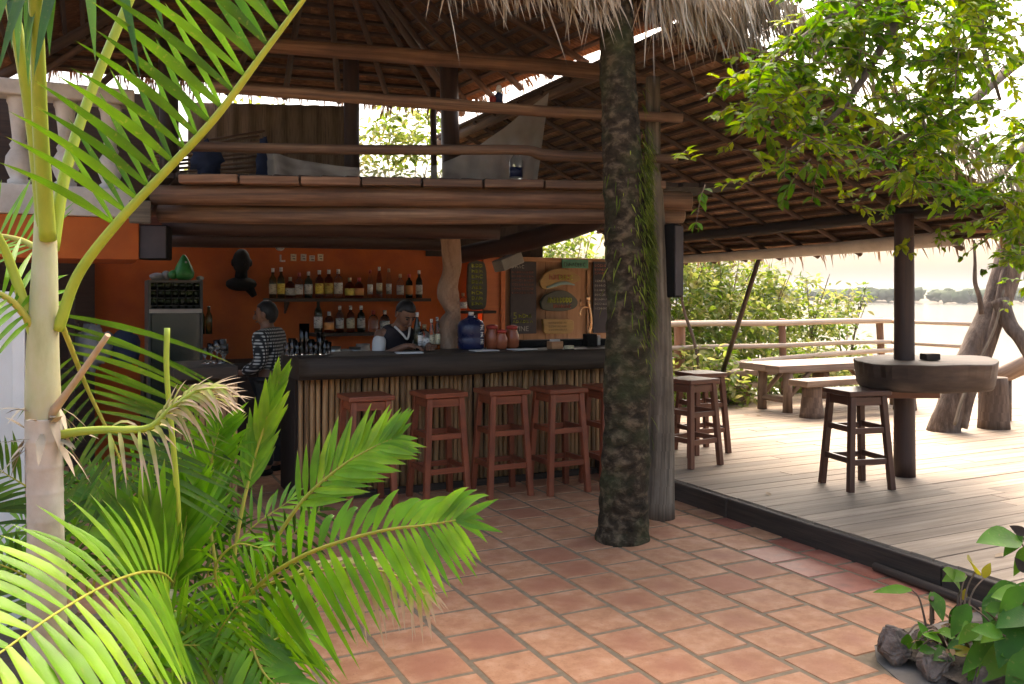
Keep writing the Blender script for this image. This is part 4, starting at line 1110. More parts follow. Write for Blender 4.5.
for i, (px, h_) in enumerate(((334, .12), (345, .09), (356, .11), (363, .14))):
    p = atY(px, 355, 8.65); mb = MB(); mb.lathe([(.05, 0), (.075, h_ * .5), (.07, h_), (.062, h_), (.06, .02), (.001, .02)], (p.x, 8.65, .932), 16)
    tag(mb.build('bowl', M['ceramic'] if i % 2 else M['steel'], None, loc=(p.x, 8.65, .932)), 'grey bowl on the back counter, %s from the left' % ORD[i], 'bowl', 'bowls on the back counter')
# little cards in a row above the shelf
for i, px in enumerate((282.5, 293.5, 303.5, 312, 320.5)):
    p = atY(px, 257.5 + (.8 if i in (0, 3) else 0), WY - .006)
    t = thing('wall_card', 'small pale card pinned to the orange wall, %s of five in a row' % ORD[i], 'card', p, 0, 'cards above the shelf')
    w_, h_ = .058, (.072 if i != 3 else .06)
    mb = MB()
    if i == 0:
        mb.box((p.x - .02, p.y, p.z), (.018, .008, h_)); mb.box((p.x + .008, p.y, p.z - h_ / 2 + .009), (.04, .008, .018))
    else: mb.box(p, (w_, .008, h_))
    mb.build('card', M['label_cream'] if i in (1, 4) else M['label_white'], t, bevel=.001)
    if i:
        mb = MB()
        for k_ in range(2): mb.box((p.x + .003 * k_, p.y - .005, p.z + .014 - .025 * k_), (.034 - .008 * k_, .003, .008))
        mb.build('print', M['slate'], t)

# carved head on the wall
p = atY(240, 272, 8.98)
hd = thing('carved_head', 'dark carved bust fixed to the orange wall beside the bottle shelf', 'carving', p)
mb = MB()
mb.ball((p.x, p.y - .10, p.z + .10), (.085, .10, .125), 18, 14, noise=.08)
mb.ball((p.x + .005, p.y - .19, p.z + .085), (.022, .03, .035), 8, 6); mb.ball((p.x - .08, p.y - .09, p.z + .09), (.02, .03, .04), 8, 6); mb.ball((p.x + .085, p.y - .09, p.z + .09), (.02, .03, .04), 8, 6)
mb.tube([(p.x, p.y - .09, p.z + .02), (p.x, p.y - .07, p.z - .08)], [.055, .065], n=14)
mb.build('head', M['black'], hd)
mb = MB(); mb.ball((p.x + .0, p.y - .07, p.z - .12), (.15, .09, .07), 16, 10, noise=.1); mb.tube([(p.x + .05, p.y - .07, p.z - .11), (p.x + .13, p.y - .06, p.z - .24)], [.06, .03], n=10); mb.build('shoulders', M['black'], hd)

# drinks cooler
c0, c1 = atY(148, 300, 8.35), atY(203, 300, 8.35)
CX = (c0.x + c1.x) / 2; CWd = c1.x - c0.x
co = thing('drinks_cooler', 'glass-fronted drinks cooler with a bottle rack on top, against the orange wall', 'cooler', (CX, 8.6, 0))
ztop = atY(175, 280, 8.35).z; zmid = atY(175, 310, 8.35).z
mb = MB(); hw = CWd / 2
mb.box((CX, 8.84, ztop / 2), (CWd, .03, ztop)); mb.box((CX - hw + .012, 8.6, ztop / 2), (.024, .5, ztop)); mb.box((CX + hw - .012, 8.6, ztop / 2), (.024, .5, ztop))
mb.box((CX, 8.6, ztop - .012), (CWd - .05, .5, .024)); mb.box((CX, 8.6, zmid), (CWd - .05, .5, .03)); mb.box((CX, 8.6, .25), (CWd - .05, .5, .5)); mb.box((CX, 8.62, .95), (CWd - .05, .44, .012)); mb.box((CX, 8.62, 1.2), (CWd - .05, .44, .012))
mb.build('cabinet', M['coolerpaint'], co, bevel=.004)
mb = MB(); mb.box((CX, 8.345, (.5 + zmid) / 2), (CWd - .06, .012, zmid - .53)); mb.build('glass_door', M['coolerglass'], co)
mb = MB(); mb.box((CX, 8.342, zmid - .01), (CWd - .02, .02, .035)); mb.build('door_rail', M['ceramic'], co)
mb = MB()
for r_ in range(3):
    for c_i in range(7):
        xx = CX - hw + .05 + c_i * (CWd - .1) / 6; zz = zmid + .045 + r_ * (ztop - zmid - .06) / 3
        mb.lathe([(.024, 0), (.026, .05), (.012, .075), (.012, .085)], (xx, 8.42, zz), 10)
mb.build('stored_bottles', M['greenglass'], co)
mb = MB()
for r_ in range(3):
    for c_i in range(7):
        xx = CX - hw + .05 + c_i * (CWd - .1) / 6; zz = zmid + .045 + r_ * (ztop - zmid - .06) / 3
        mb.box((xx, 8.42, zz - .008), (.075, .1, .006))
mb.build('wire_shelf', M['coolerpaint'], co)
mb = MB()
for k_ in range(8): mb.lathe([(.03, 0), (.032, .16), (.013, .21), (.013, .26)], (CX - hw + .07 + k_ * .066, 8.5, 1.207), 10)
mb.build('chilled_bottles', M['greenglass'], co)
gp = V((atY(184, 279, 8.5).x, 8.5, ztop))
gv = thing('green_ornament', 'green glazed pear-shaped ornament on top of the drinks cooler', 'ornament', gp)
mb = MB(); mb.lathe([(.05, 0), (.085, .03), (.092, .07), (.07, .13), (.045, .18), (.03, .21), (.012, .235)], gp, 18); mb.ball(gp + V((-.09, -.01, .05)), (.045, .05, .045), 10, 8); mb.build('body', M['green'], gv)
mb = MB(); mb.ball(gp + V((.012, -.048, .165)), .012, 8, 6); mb.build('eye', M['label_white'], gv)
for i, (px, rr_) in enumerate(((157, (.07, .06, .035)), (166, (.04, .05, .045)), (200, (.035, .04, .022)))):
    q_ = V((atY(px, 279, 8.55).x, 8.55, ztop + rr_[2] * .96)); mb = MB(); mb.ball(q_, rr_, 12, 8, noise=.2)
    tag(mb.build('cloth_bundle', M['sack'], None, loc=q_), ['low pale bundle at the left end of the cooler top', 'small grey bundle left of the green ornament', 'tiny pale bundle at the right end of the cooler top'][i], 'bundle', 'bundles on the cooler')

# things in the dark corner under the terrace
cs = thing('corner_shelf', 'dark wooden shelf unit in the shade under the orange terrace beam', 'shelf', (-.75, 7.8, 0))
mb = MB()
for z_ in (.5, .95, 1.32): mb.box((-.8, 7.85, z_), (1.5, .4, .03))
for xx in (-1.5, -.1): mb.box((xx, 7.85, .8), (.04, .38, 1.6))
mb.build('frame', M['darkwood'], cs, bevel=.004)
q_ = V((at(92, 300, 7.3).x, 7.8, .97))
mb = MB(); mb.ball(q_ + V((0, 0, .17)), (.13, .11, .18), 18, 14, noise=.6, nf=3); tag(mb.build('laundry_sack', M['sack'], None, loc=q_), 'pale cloth sack standing on the dark shelf under the terrace', 'sack')
q_ = V((at(125, 300, 7.3).x, 7.8, .97)); mb = MB(); mb.ball(q_ + V((0, 0, .16)), (.11, .1, .16), 14, 10, noise=.3); tag(mb.build('laundry_sack', M['bluecloth'], None, loc=q_), 'dark blue cloth bundle on the shelf under the terrace', 'sack')

# ================================================================== THINGS ON THE BAR
CT = 1.109
p = atY(471, 350, 6.75)
jg = thing('water_jug', 'dark blue round water jug with white characters on the bar', 'jug', (p.x, 6.75, CT))
mb = MB(); mb.lathe([(.10, 0), (.112, .015), (.115, .09), (.110, .10), (.115, .11), (.115, .2), (.10, .235), (.05, .262), (.032, .27), (.032, .285)], (p.x, 6.75, CT), 24); mb.build('body', M['jugblue'], jg)
mb = MB(); mb.lathe([(.022, 0), (.022, .03)], (p.x + .0, 6.75, CT + .285), 12); mb.build('cap', M['label_white'], jg)
mb = MB()
def stroke(mb, a_, pts, w_=.006):
    """brush strokes bent round the jug; a_ is the angle of the column, pts are (du, z)"""
    P3 = [V((p.x + math.cos(a_ + du_ / .115) * .1165, 6.75 + math.sin(a_ + du_ / .115) * .1165, CT + z_)) for du_, z_ in pts]
    mb.tube(catmull(P3, 3), w_ * .5, n=5)
for k_, zc in enumerate((.185, .125, .065)):
    a_ = -1.05
    for s_ in ([(-.02, .018), (.02, .018)], [(-.018, 0), (.018, .002)], [(0, .024), (0, -.02)], [(-.006, -.002), (-.02, -.02)], [(.006, -.002), (.02, -.02)]):
        stroke(mb, a_, [(u_ * (1 if k_ != 1 else -.9), zc + z_) for u_, z_ in s_])
mb.build('lettering', M['label_white'], jg)
for i, (px, rr_, yy) in enumerate(((492, .062, 6.72), (501.5, .05, 6.66), (512, .06, 6.72))):
    p = atY(px, 350, yy)
    t = thing('jar', ['round copper-red jar on the bar beside the blue jug', 'small copper-red jar between the two larger jars', 'copper-red jar with a red lid beside the menu boards'][i], 'jar', (p.x, yy, CT), 0, 'jars on the bar')
    k_ = rr_ / .06
    mb = MB(); mb.lathe([(.045 * k_, 0), (.06 * k_, .02), (.062 * k_, .11 * k_), (.045 * k_, .15 * k_), (.047 * k_, .165 * k_)], (p.x, yy, CT), 18); mb.build('body', M['copper'], t)
    mb = MB(); mb.lathe([(.05 * k_, .166 * k_), (.05 * k_, .19 * k_), (.02 * k_, .2 * k_)], (p.x, yy, CT), 18); mb.build('lid', M['cap_red'], t)
p = atY(555, 352, 6.5); bx = thing('napkin_box', 'small open wooden box of paper slips on the bar', 'box', (p.x, 6.5, CT))
mb = MB()
for dx, dy, sx_, sy_ in ((-.05, 0, .01, .09), (.05, 0, .01, .09), (0, -.04, .09, .01), (0, .04, .09, .01)): mb.box((p.x + dx, 6.5 + dy, CT + .032), (sx_, sy_, .064))
mb.build('body', M['panelwood'], bx, bevel=.002)
mb = MB()
for k_ in range(5): mb.box((p.x - .03 + k_ * .013, 6.5, CT + .042), (.003, .07, .075), rz=.05 * k_)
mb.build('paper_slips', M['paper'], bx)
p = atY(566, 353, 6.45); mb = MB(); mb.box((p.x + .03, 6.45, CT + .014), (.07, .05, .028), rz=.3); tag(mb.build('matchbox', M['label_cream'], None, loc=(p.x, 6.45, CT), bevel=.003), 'tiny pale box on the bar beside the wooden napkin box', 'box')
a_, b_ = atY(516, 347, 6.85), atY(603, 347, 6.85)
mb = MB(); mb.box(((a_.x + b_.x) / 2, 6.85, CT + .03), (b_.x - a_.x, .16, .06)); tag(mb.build('drip_tray', M['black'], None, loc=((a_.x + b_.x) / 2, 6.85, CT), bevel=.01), 'long low black tray at the back edge of the bar below the menu boards', 'tray')
p = atY(590, 345, 6.72)
tp = thing('beer_tap', 'curved brass beer tap on a dark foot at the right end of the bar', 'tap', (p.x, 6.72, CT))
mb = MB(); mb.box((p.x, 6.72, CT + .055), (.10, .09, .11)); mb.build('foot', M['black'], tp, bevel=.006)
mb = MB(); mb.box((p.x + .075, 6.72, CT + .05), (.03, .07, .09)); mb.build('side_plate', M['ceramic'], tp, bevel=.003)
mb = MB(); z0 = CT + .11
mb.tube(catmull([(p.x - .01, 6.72, z0), (p.x + .0, 6.71, z0 + .08), (p.x - .008, 6.70, z0 + .16), (p.x - .03, 6.69, z0 + .24), (p.x - .045, 6.685, z0 + .30)], 6), [.016, .015, .014, .013], n=12); mb.build('column', M['brass'], tp)
mb = MB(); mb.lathe([(.012, 0), (.02, .012), (.02, .035), (.012, .05)], (p.x - .045, 6.685, z0 + .295), 12); mb.build('knob', M['brass'], tp)
mb = MB(); mb.tube(catmull([(p.x - .03, 6.69, z0 + .235), (p.x - .09, 6.68, z0 + .24), (p.x - .125, 6.67, z0 + .22), (p.x - .135, 6.67, z0 + .16)], 6), .008, n=10); mb.tube([(p.x - .13, 6.67, z0 + .24), (p.x - .13, 6.67, z0 + .31)], .007, n=8); mb.build('spout', M['brass'], tp)
for i, (px, py_) in enumerate(((403, 353), (478, 353), (516, 351))):
    q_ = atY(px + 6, 355, 6.5); mb = MB(); mb.box((q_.x, 6.5, CT + .004), (.21, .15, .006), rz=.2 * (i - 1))
    tag(mb.build('paper_sheet', M['paper'], None, loc=(q_.x, 6.5, CT)), ['white paper sheet on the bar under the bartender hands', 'white paper sheet on the bar in front of the blue jug', 'white paper sheet on the bar near the red-lidded jar'][i], 'paper', 'paper sheets on the bar')
# driftwood post standing on the bar
p = atY(449, 350, 6.95)
mb = MB(); mb.tube(catmull([(p.x - .02, 7.02, 0), (p.x, 7.02, .8), (p.x + .01, 7.0, 1.25), (p.x + .05, 6.98, 1.42), (p.x + .015, 7.0, 1.62), (p.x + .06, 7.02, 1.85), (p.x + .02, 7.02, 2.2)], 7), [.075, .08, .085, .10, .065, .095, .075, .09, .08], n=16, jit=.3, jfreq=4)
tag(mb.build('driftwood_post', M['driftwood'], None, loc=(p.x, 7.02, 0)), 'gnarled driftwood post behind the bar beside the blue jug', 'post')

# ================================================================== SIGNS
def scribble(mb, p0, w_, h_, n_, seed, y, r_=.004):
    """a row of letter-like brush strokes"""
    rr = random.Random(seed); x = p0[0]
    cw = w_ / n_
    for i in range(n_):
        z = p0[1]; k_ = rr.choice('ABCDE'); L_ = cw * .68
        P_ = {'A': [(0, 0), (.5, 1), (1, 0)], 'B': [(0, 0), (0, 1), (.8, .75), (0, .5), (.9, .2), (0, 0)], 'C': [(1, .9), (.3, 1), (0, .5), (.3, 0), (1, .1)], 'D': [(0, 0), (0, 1), (.8, .8), (.9, .3), (0, 0)], 'E': [(0, 0), (0, 1), (.1, .5), (.8, .6), (.9, 0)]}[k_]
        mb.tube([V((x + a_ * L_, y, z + b_ * h_)) for a_, b_ in P_], r_, n=4, smooth=False)
        x += cw
def ftext(name, s_, size, loc, parent, mat, rot=(R(90), 0, 0)):
    cu = bpy.data.curves.new(name, 'FONT'); cu.body = s_; cu.size = size; cu.extrude = .002; cu.align_x = 'LEFT'
    cu.materials.append(mat)
    tmp = bpy.data.objects.new('tmp', cu); col.objects.link(tmp)
    dg = bpy.context.evaluated_depsgraph_get()
    me = bpy.data.meshes.new_from_object(tmp.evaluated_get(dg)); bpy.data.objects.remove(tmp)
    o = bpy.data.objects.new(name, me); col.objects.link(o); o.parent = parent
    o.location = V(loc) - origin_of(parent); o.rotation_euler = rot
    return o
# long slate board, left
def board(px0, px1, py0, py1, y, mat, label, cat='menu board', name='menu_board', frame=None):
    a_, b_ = atY(px0, py1, y), atY(px1, py0, y)
    t = thing(name, label, cat, ((a_.x + b_.x) / 2, y, a_.z), 0, None)
    mb = MB(); mb.box(((a_.x + b_.x) / 2, y, (a_.z + b_.z) / 2), (b_.x - a_.x, .02, b_.z - a_.z)); mb.build('board', mat, t, bevel=.003)
    return t, a_, b_
MBY = 8.91
t, a_, b_ = board(510, 536, 262, 334, MBY, M['slate'], 'tall slate menu board left on the brown panel wall, with chalk lines and WINE')
W_ = b_.x - a_.x; yy = MBY - .013
mb = MB(); scribble(mb, (a_.x + .02, b_.z - .075), W_ * .5, .035, 4, 1, yy, .003); mb.build('lettering', M['whitechalk'], t)
mb = MB()
for k_ in range(6): scribble(mb, (a_.x + .02, b_.z - .13 - .047 * k_), W_ * .85, .02, 9, 10 + k_, yy, .0022)
mb.build('lettering', M['redchalk'], t)
ftext('lettering', '5', .11, (a_.x + .03, yy, a_.z + .17), t, M['yellowpaint'])
mb = MB(); scribble(mb, (a_.x + .11, a_.z + .185), W_ * .5, .04, 4, 30, yy, .006); scribble(mb, (a_.x + .03, a_.z + .125), W_ * .8, .03, 6, 31, yy, .004); mb.build('lettering', M['yellowpaint'], t)
ftext('lettering', 'WINE', .085, (a_.x + .015, yy, a_.z + .03), t, M['whitechalk'])
t, a_, b_ = board(593, 613, 262, 333, MBY, M['slate'], 'grey slate menu board right on the panel wall beside the mossy trunk')
mb = MB()
for k_ in range(3): scribble(mb, (a_.x + .02, b_.z - .06 - .045 * k_), (b_.x - a_.x) * .85, .025, 7, 50 + k_, yy, .003)
mb.build('lettering', M['redchalk'], t)
mb = MB()
for k_ in range(7): scribble(mb, (a_.x + .02, b_.z - .24 - .055 * k_), (b_.x - a_.x) * .85, .02, 8, 60 + k_, yy, .002)
mb.build('lettering', M['whitechalk'], t)
t, a_, b_ = board(562, 588, 260, 268, MBY, M['teal'], 'small teal sign with pale letters at the top of the panel wall', 'sign', 'wall_sign')
mb = MB(); scribble(mb, (a_.x + .02, a_.z + .02), (b_.x - a_.x) * .85, .045, 8, 71, yy, .004); mb.build('lettering', M['slate'], t)
# two rounded slab signs
def slab_sign(pxs, y, mat, label, deco):
    P_ = [atY(px, py, y) for px, py in pxs]
    P_ = catmull(P_ + [P_[0]], 4)[:-1]
    c_ = sum(P_, V()) / len(P_)
    t = thing('wall_sign', label, 'sign', (c_.x, y, c_.z), 0, None)
    mb = MB(); mb.prism(P_, (0, .05, 0)); mb.build('slab', mat, t, bevel=.006)
    deco(t, c_)
    return t
def deco1(t, c_):
    y = 8.845
    mb = MB(); scribble(mb, (c_.x - .13, c_.z - .0), .30, .06, 6, 81, y, .006); mb.build('lettering', M['redchalk'], t)
    mb = MB(); scribble(mb, (c_.x + .0, c_.z + .0), .19, .05, 4, 82, y - .003, .006); mb.build('lettering', M['yellowpaint'], t)
    mb = MB(); mb.tube(catmull([(c_.x - .17, y, c_.z - .09), (c_.x - .08, y, c_.z - .07), (c_.x, y, c_.z - .045), (c_.x + .1, y, c_.z - .04), (c_.x + .2, y, c_.z - .06)], 4), [.012, .022, .02, .008], n=6); mb.build('wave_stripe', M['bluepaint'], t)
def deco2(t, c_):
    y = 8.845
    mb = MB(); scribble(mb, (c_.x - .16, c_.z - .01), .33, .06, 8, 91, y, .0065); mb.build('lettering', M['yellowpaint'], t)
    mb = MB(); scribble(mb, (c_.x - .08, c_.z - .07), .24, .04, 7, 92, y, .005); mb.build('lettering', M['redchalk'], t)
slab_sign([(540, 281), (546, 273), (556, 269), (568, 270), (578, 275), (581, 279), (574, 283), (566, 284), (556, 288), (545, 289), (541, 286)], 8.85, M['board1'], 'upper fish-shaped tan sign with red and yellow lettering on the panel wall', deco1)
slab_sign([(541, 303), (545, 296), (556, 291), (566, 291), (574, 296), (578, 302), (575, 308), (565, 311), (552, 311), (543, 309)], 8.85, M['board2'], 'lower oval grey sign with yellow-green lettering on the panel wall', deco2)
def deco3(t, c_):
    mb = MB()
    for k_ in range(3): scribble(mb, (c_.x - .12, c_.z + .03 - .04 * k_), .25, .02, 9, 95 + k_, 8.845, .002)
    mb.build('lettering', M['board2'], t)
P_ = slab_sign([(543, 319), (556, 319), (572, 320), (574, 326), (571, 333), (556, 334), (545, 333), (544, 326)], 8.85, M['board1'], 'plain tan plank sign below the oval sign on the panel wall', deco3)
# tall surfboard-shaped sign by the orange door
sp = [(469, 264), (473, 261), (480, 261), (485, 264), (487, 280), (487, 298), (485, 308), (477, 310), (470, 308), (468, 295), (468, 278)]
def deco4(t, c_):
    mb = MB()
    for k_ in range(8):
        scribble(mb, (c_.x - .065, c_.z + .19 - .06 * k_), .14, .035, 3, 100 + k_, 8.845, .006)
    mb.build('lettering', M['yellowpaint'], t)
slab_sign(sp, 8.85, M['board2'], 'tall surfboard-shaped sign with yellow-green lettering beside the orange door', deco4)
q_ = atY(478, 312, 8.8); t = thing('ledge_shelf', 'little dark shelf below the surfboard-shaped sign', 'shelf', q_)
mb = MB(); mb.box((q_.x, 8.82, q_.z), (.38, .2, .03)); mb.build('board', M['edge'], t, bevel=.004)
mb = MB(); mb.box((q_.x, 8.88, q_.z - .05), (.03, .08, .08)); mb.build('bracket', M['edge'], t)
q2 = atY(463, 311, 8.8); bottle((q2.x, 8.8, q_.z + .016), 'squat', 'clearglass', 'label_white', 'cap_gold', 'clear bottle with white label on the little shelf by the driftwood post', None, .9)
# pale box lamp hung at an angle
q_ = at(508, 262, 8.3); lp = thing('flood_lamp', 'pale boxy unlit lamp tilted under the loft above the orange door', 'lamp', q_)
mb = MB(); mb.boxm(Matrix.Translation(q_) @ Matrix.Rotation(-.35, 4, 'Y') @ Matrix.Rotation(.2, 4, 'Z'), .26, .16, .11); mb.build('housing', M['ceramic'], lp, bevel=.01)
mb = MB(); mb.tube([q_ + V((.08, 0, .03)), q_ + V((.10, .05, .2))], .012, n=8); mb.build('bracket', M['steel'], lp)
q_ = atY(280, 247, 8.6); mb = MB(); mb.ball(q_, (.045, .045, .04), 12, 8); tag(mb.build('bulb', M['label_white'], None, loc=q_), 'small unlit white bulb under the loft log above the cards', 'bulb')

# ================================================================== THINGS ON THE LOFT
net = MB()
top = [(266, 146), (284, 156), (318, 163), (362, 168), (405, 169), (442, 163), (476, 147), (510, 123), (549, 92)]
bot = [(268, 178), (290, 181), (330, 183), (385, 184), (430, 184), (470, 184), (500, 184), (522, 184), (537, 183)]
TP = catmull([at(px, py, 6.6 + .1 * math.sin(i * 1.7)) for i, (px, py) in enumerate(top)], 5)
BP = catmull([at(px, py, 6.45 + .12 * math.sin(i * 2.3 + 1)) for i, (px, py) in enumerate(bot)], 5)
nn = len(TP) - 1
def netf(u, v):
    i = min(int(u * nn + .0001), nn); p = TP[i].lerp(BP[i], v)
    s_ = .4 + math.sin(v * 3.14)
    p = p + FWD * (.05 * s_ * math.sin(u * 46 + v * 9 * u) + .04 * mnoise.noise(V((u * 15, v * 4, 0))))
    return p
net.sheet(netf, nn, 10)
tag(net.build('mosquito_net', M['net'], None, loc=at(430, 184, 6.5)), 'pale see-through mosquito net draped along the loft rail', 'net')
q_ = at(516, 176, 6.35); t = thing('water_bottle', 'clear plastic water bottle with a blue label standing by the net on the loft', 'bottle', q_ - V((0, 0, .06)))
q_ = q_ - V((0, 0, .06))
mb = MB(); mb.lathe([(.045, 0), (.048, .02), (.048, .17), (.02, .21), (.016, .235)], q_, 14); mb.build('body', M['clearglass'], t)
mb = MB(); mb.lathe([(.0495, .05), (.0495, .12)], q_, 14); mb.build('label', M['jugblue'], t)
q_ = at(499, 103, 6.32); t = thing('lotion_bottle', 'little white and blue bottle standing on the upper loft rail', 'bottle', q_)
mb = MB(); mb.lathe([(.028, 0), (.03, .06), (.018, .075)], q_, 12); mb.build('body', M['jugblue'], t)
mb = MB(); mb.lathe([(.018, .076), (.024, .1), (.012, .13)], q_, 12); mb.build('cap', M['label_white'], t)
q_ = at(493, 103, 6.32); mb = MB(); mb.ball(q_ + V((0, 0, .025)), (.03, .03, .028), 10, 8, noise=.1); tag(mb.build('red_tin', M['cap_red'], None, loc=q_), 'small red round tin beside the white bottle on the loft rail', 'tin')
q_ = at(208, 178, 6.7); mb = MB(); mb.ball(q_ + V((0, 0, .13)), (.11, .1, .13), 18, 14, noise=.7, nf=3); tag(mb.build('bedding_roll', M['bluecloth'], None, loc=q_), 'dark blue bedding roll at the left of the loft', 'bedding')
q_ = at(264, 178, 6.9); mb = MB(); mb.ball(q_ + V((0, 0, .14)), (.06, .06, .17), 16, 12, noise=.6, nf=3); tag(mb.build('bedding_roll', M['bluecloth'], None, loc=q_), 'dark blue hanging cloth beside the left end of the net', 'cloth')
# ================================================================== PEOPLE
def skin_mesh(verts, edges, rad, root=0, sub=2):
    """grow one continuous surface over a skeleton of joints; returns baked (verts, faces)"""
    me = bpy.data.meshes.new('skeleton'); me.from_pydata([tuple(v) for v in verts], edges, [])
    o = bpy.data.objects.new('skeleton', me); col.objects.link(o)
    md = o.modifiers.new('skin', 'SKIN'); md.use_smooth_shade = True
    for i, sv in enumerate(me.skin_vertices[0].data):
        r_ = rad[i]; sv.radius = (r_, r_) if isinstance(r_, (int, float)) else r_
        sv.use_root = (i == root)
    m2 = o.modifiers.new('sub', 'SUBSURF'); m2.levels = sub; m2.render_levels = sub
    dg = bpy.context.evaluated_depsgraph_get(); ev = o.evaluated_get(dg); em = ev.to_mesh()
    vs = [v.co.copy() for v in em.vertices]; fs = [list(p.vertices) for p in em.polygons]
    ev.to_mesh_clear(); bpy.data.objects.remove(o); bpy.data.meshes.remove(me)
    return vs, fs
def chain_mesh(mb, joints, names, edges, grow=0.0, scale=None):
    idx = {n: i for i, n in enumerate(names)}
    vs, fs = skin_mesh([joints[n][0] for n in names], [(idx[a], idx[b]) for a, b in edges if a in idx and b in idx],
                       [tuple(q + grow for q in joints[n][1]) if isinstance(joints[n][1], tuple) else joints[n][1] + grow for n in names])
    mb.add(vs, fs)
def person(loc, rz, J, label, hairlen, tops, trouser_mat, headtilt):
    """J: joint name -> (position, radius), facing -Y; tops: list of (part name, material, joints, growth)"""
    t = thing('person', label, 'person', loc, rz)
    E_ = [('pelvis', 'spine'), ('spine', 'chest'), ('chest', 'neck'), ('neck', 'head'), ('head', 'crown'), ('chest', 'shL'), ('shL', 'elL'), ('elL', 'wrL'), ('wrL', 'palmL'), ('chest', 'shR'), ('shR', 'elR'), ('elR', 'wrR'), ('wrR', 'palmR'),
          ('pelvis', 'hipL'), ('hipL', 'knL'), ('knL', 'anL'), ('anL', 'toeL'), ('pelvis', 'hipR'), ('hipR', 'knR'), ('knR', 'anR'), ('anR', 'toeR')]
    mb = MB(); chain_mesh(mb, J, list(J.keys()), E_)
    # fingers: four of unequal length and a thumb from the side of the palm
    for s_ in 'LR':
        w_ = J['wr' + s_][0]; p_ = J['palm' + s_][0]
        d = (p_ - w_).normalized(); side = d.cross(V((0, 0, 1))).normalized(); dn = d.cross(side).normalized()
        if dn.z > 0: dn = -dn
        for k_, L_ in ((-1.5, .055), (-.5, .068), (.5, .072), (1.5, .06)):
            b_ = p_ + side * (.018 * k_)
            mb.tube(catmull([b_, b_ + d * L_ * .5 + dn * .006, b_ + d * L_ * .9 + dn * .03], 3), [.0095, .009, .007], n=7)
        ts = -1 if s_ == 'L' else 1
        b_ = w_.lerp(p_, .4) + side * (.028 * ts); mb.tube(catmull([b_, b_ + d * .03 + side * .02 * ts, b_ + d * .06 + side * .015 * ts + dn * .015], 3), [.012, .011, .008], n=7)
    # face on the head
    h_, c_ = J['head'][0], J['crown'][0]
    up = (c_ - h_).normalized(); side = V((1, 0, 0)); f_ = up.cross(side).normalized()
    if f_.y > 0: f_ = -f_
    hc = h_.lerp(c_, .45)
    HM = Matrix((side, -f_, up)).transposed()
    def hp(x, y, z): return hc + HM @ V((x, y, z))
    b = len(mb.v); mb.ball((0, 0, 0), (.073, .092, .112), 20, 16)
    for i in range(b, len(mb.v)):
        q = mb.v[i]
        if q.z < -.02: q = V((q.x * (1 + q.z * 2.2), q.y * (1 + q.z * .8) - .006, q.z))
        mb.v[i] = hc + HM @ q
    mb.tube(catmull([hp(0, -.088, .03), hp(0, -.104, .0), hp(0, -.112, -.022), hp(0, -.094, -.03)], 3), [.008, .011, .016, .008], n=8)
    for s_ in (-1, 1):
        b = len(mb.v); mb.ball((0, 0, 0), (.012, .022, .032), 8, 6)
        for i in range(b, len(mb.v)): mb.v[i] = hp(s_ * .076, .008, -.005) + HM @ mb.v[i]
    mb.tube([hp(-.022, -.089, -.056), hp(0, -.096, -.055), hp(.022, -.089, -.056)], .006, n=6)
    mb.build('body', M['skin'], t, local=True)
    mb = MB()
    for s_ in (-1, 1):
        b = len(mb.v); mb.ball((0, 0, 0), (.012, .008, .008), 8, 6)
        for i in range(b, len(mb.v)): mb.v[i] = hp(s_ * .031, -.083, .012) + HM @ mb.v[i]
        mb.tube([hp(s_ * .016, -.089, .032), hp(s_ * .032, -.088, .036), hp(s_ * .05, -.075, .03)], .0045, n=5)
    mb.build('eyes', M['hair'], t, local=True)
    mb = MB(); b = len(mb.v); mb.ball((0, 0, 0), (.082, .100, .112), 22, 16, noise=.06, nf=4)
    for i in range(b, len(mb.v)):
        q = mb.v[i]
        lim = .03 if q.y < -.02 else (-.07 - hairlen if q.y > .02 else -.01)
        z = q.z if q.z > lim else lim + (q.z - lim) * .1
        y = q.y if not (q.y < -.02 and q.z < .045) else q.y * .55
        mb.v[i] = hp(q.x * (1 if z > -.02 else .93), y + .008, z + .012)
    mb.build('hair', M['hair'], t, local=True)
    for nm, mt_, js, gr_ in tops:
        mb = MB(); chain_mesh(mb, J, js, E_, gr_); mb.build(nm, mt_, t, local=True)
    js = ['pelvis', 'hipL', 'knL', 'anL', 'hipR', 'knR', 'anR']
    mb = MB(); chain_mesh(mb, J, js, E_, .014); mb.build('trousers', trouser_mat, t, local=True)
    mb = MB()
    for s_ in 'LR':
        a_, c_ = J['an' + s_][0], J['toe' + s_][0]
        mb.ball(a_.lerp(c_, .55) + V((0, 0, -.012)), (.045, .12, .04), 12, 8)
    mb.build('shoes', M['black'], t, local=True)
    return t
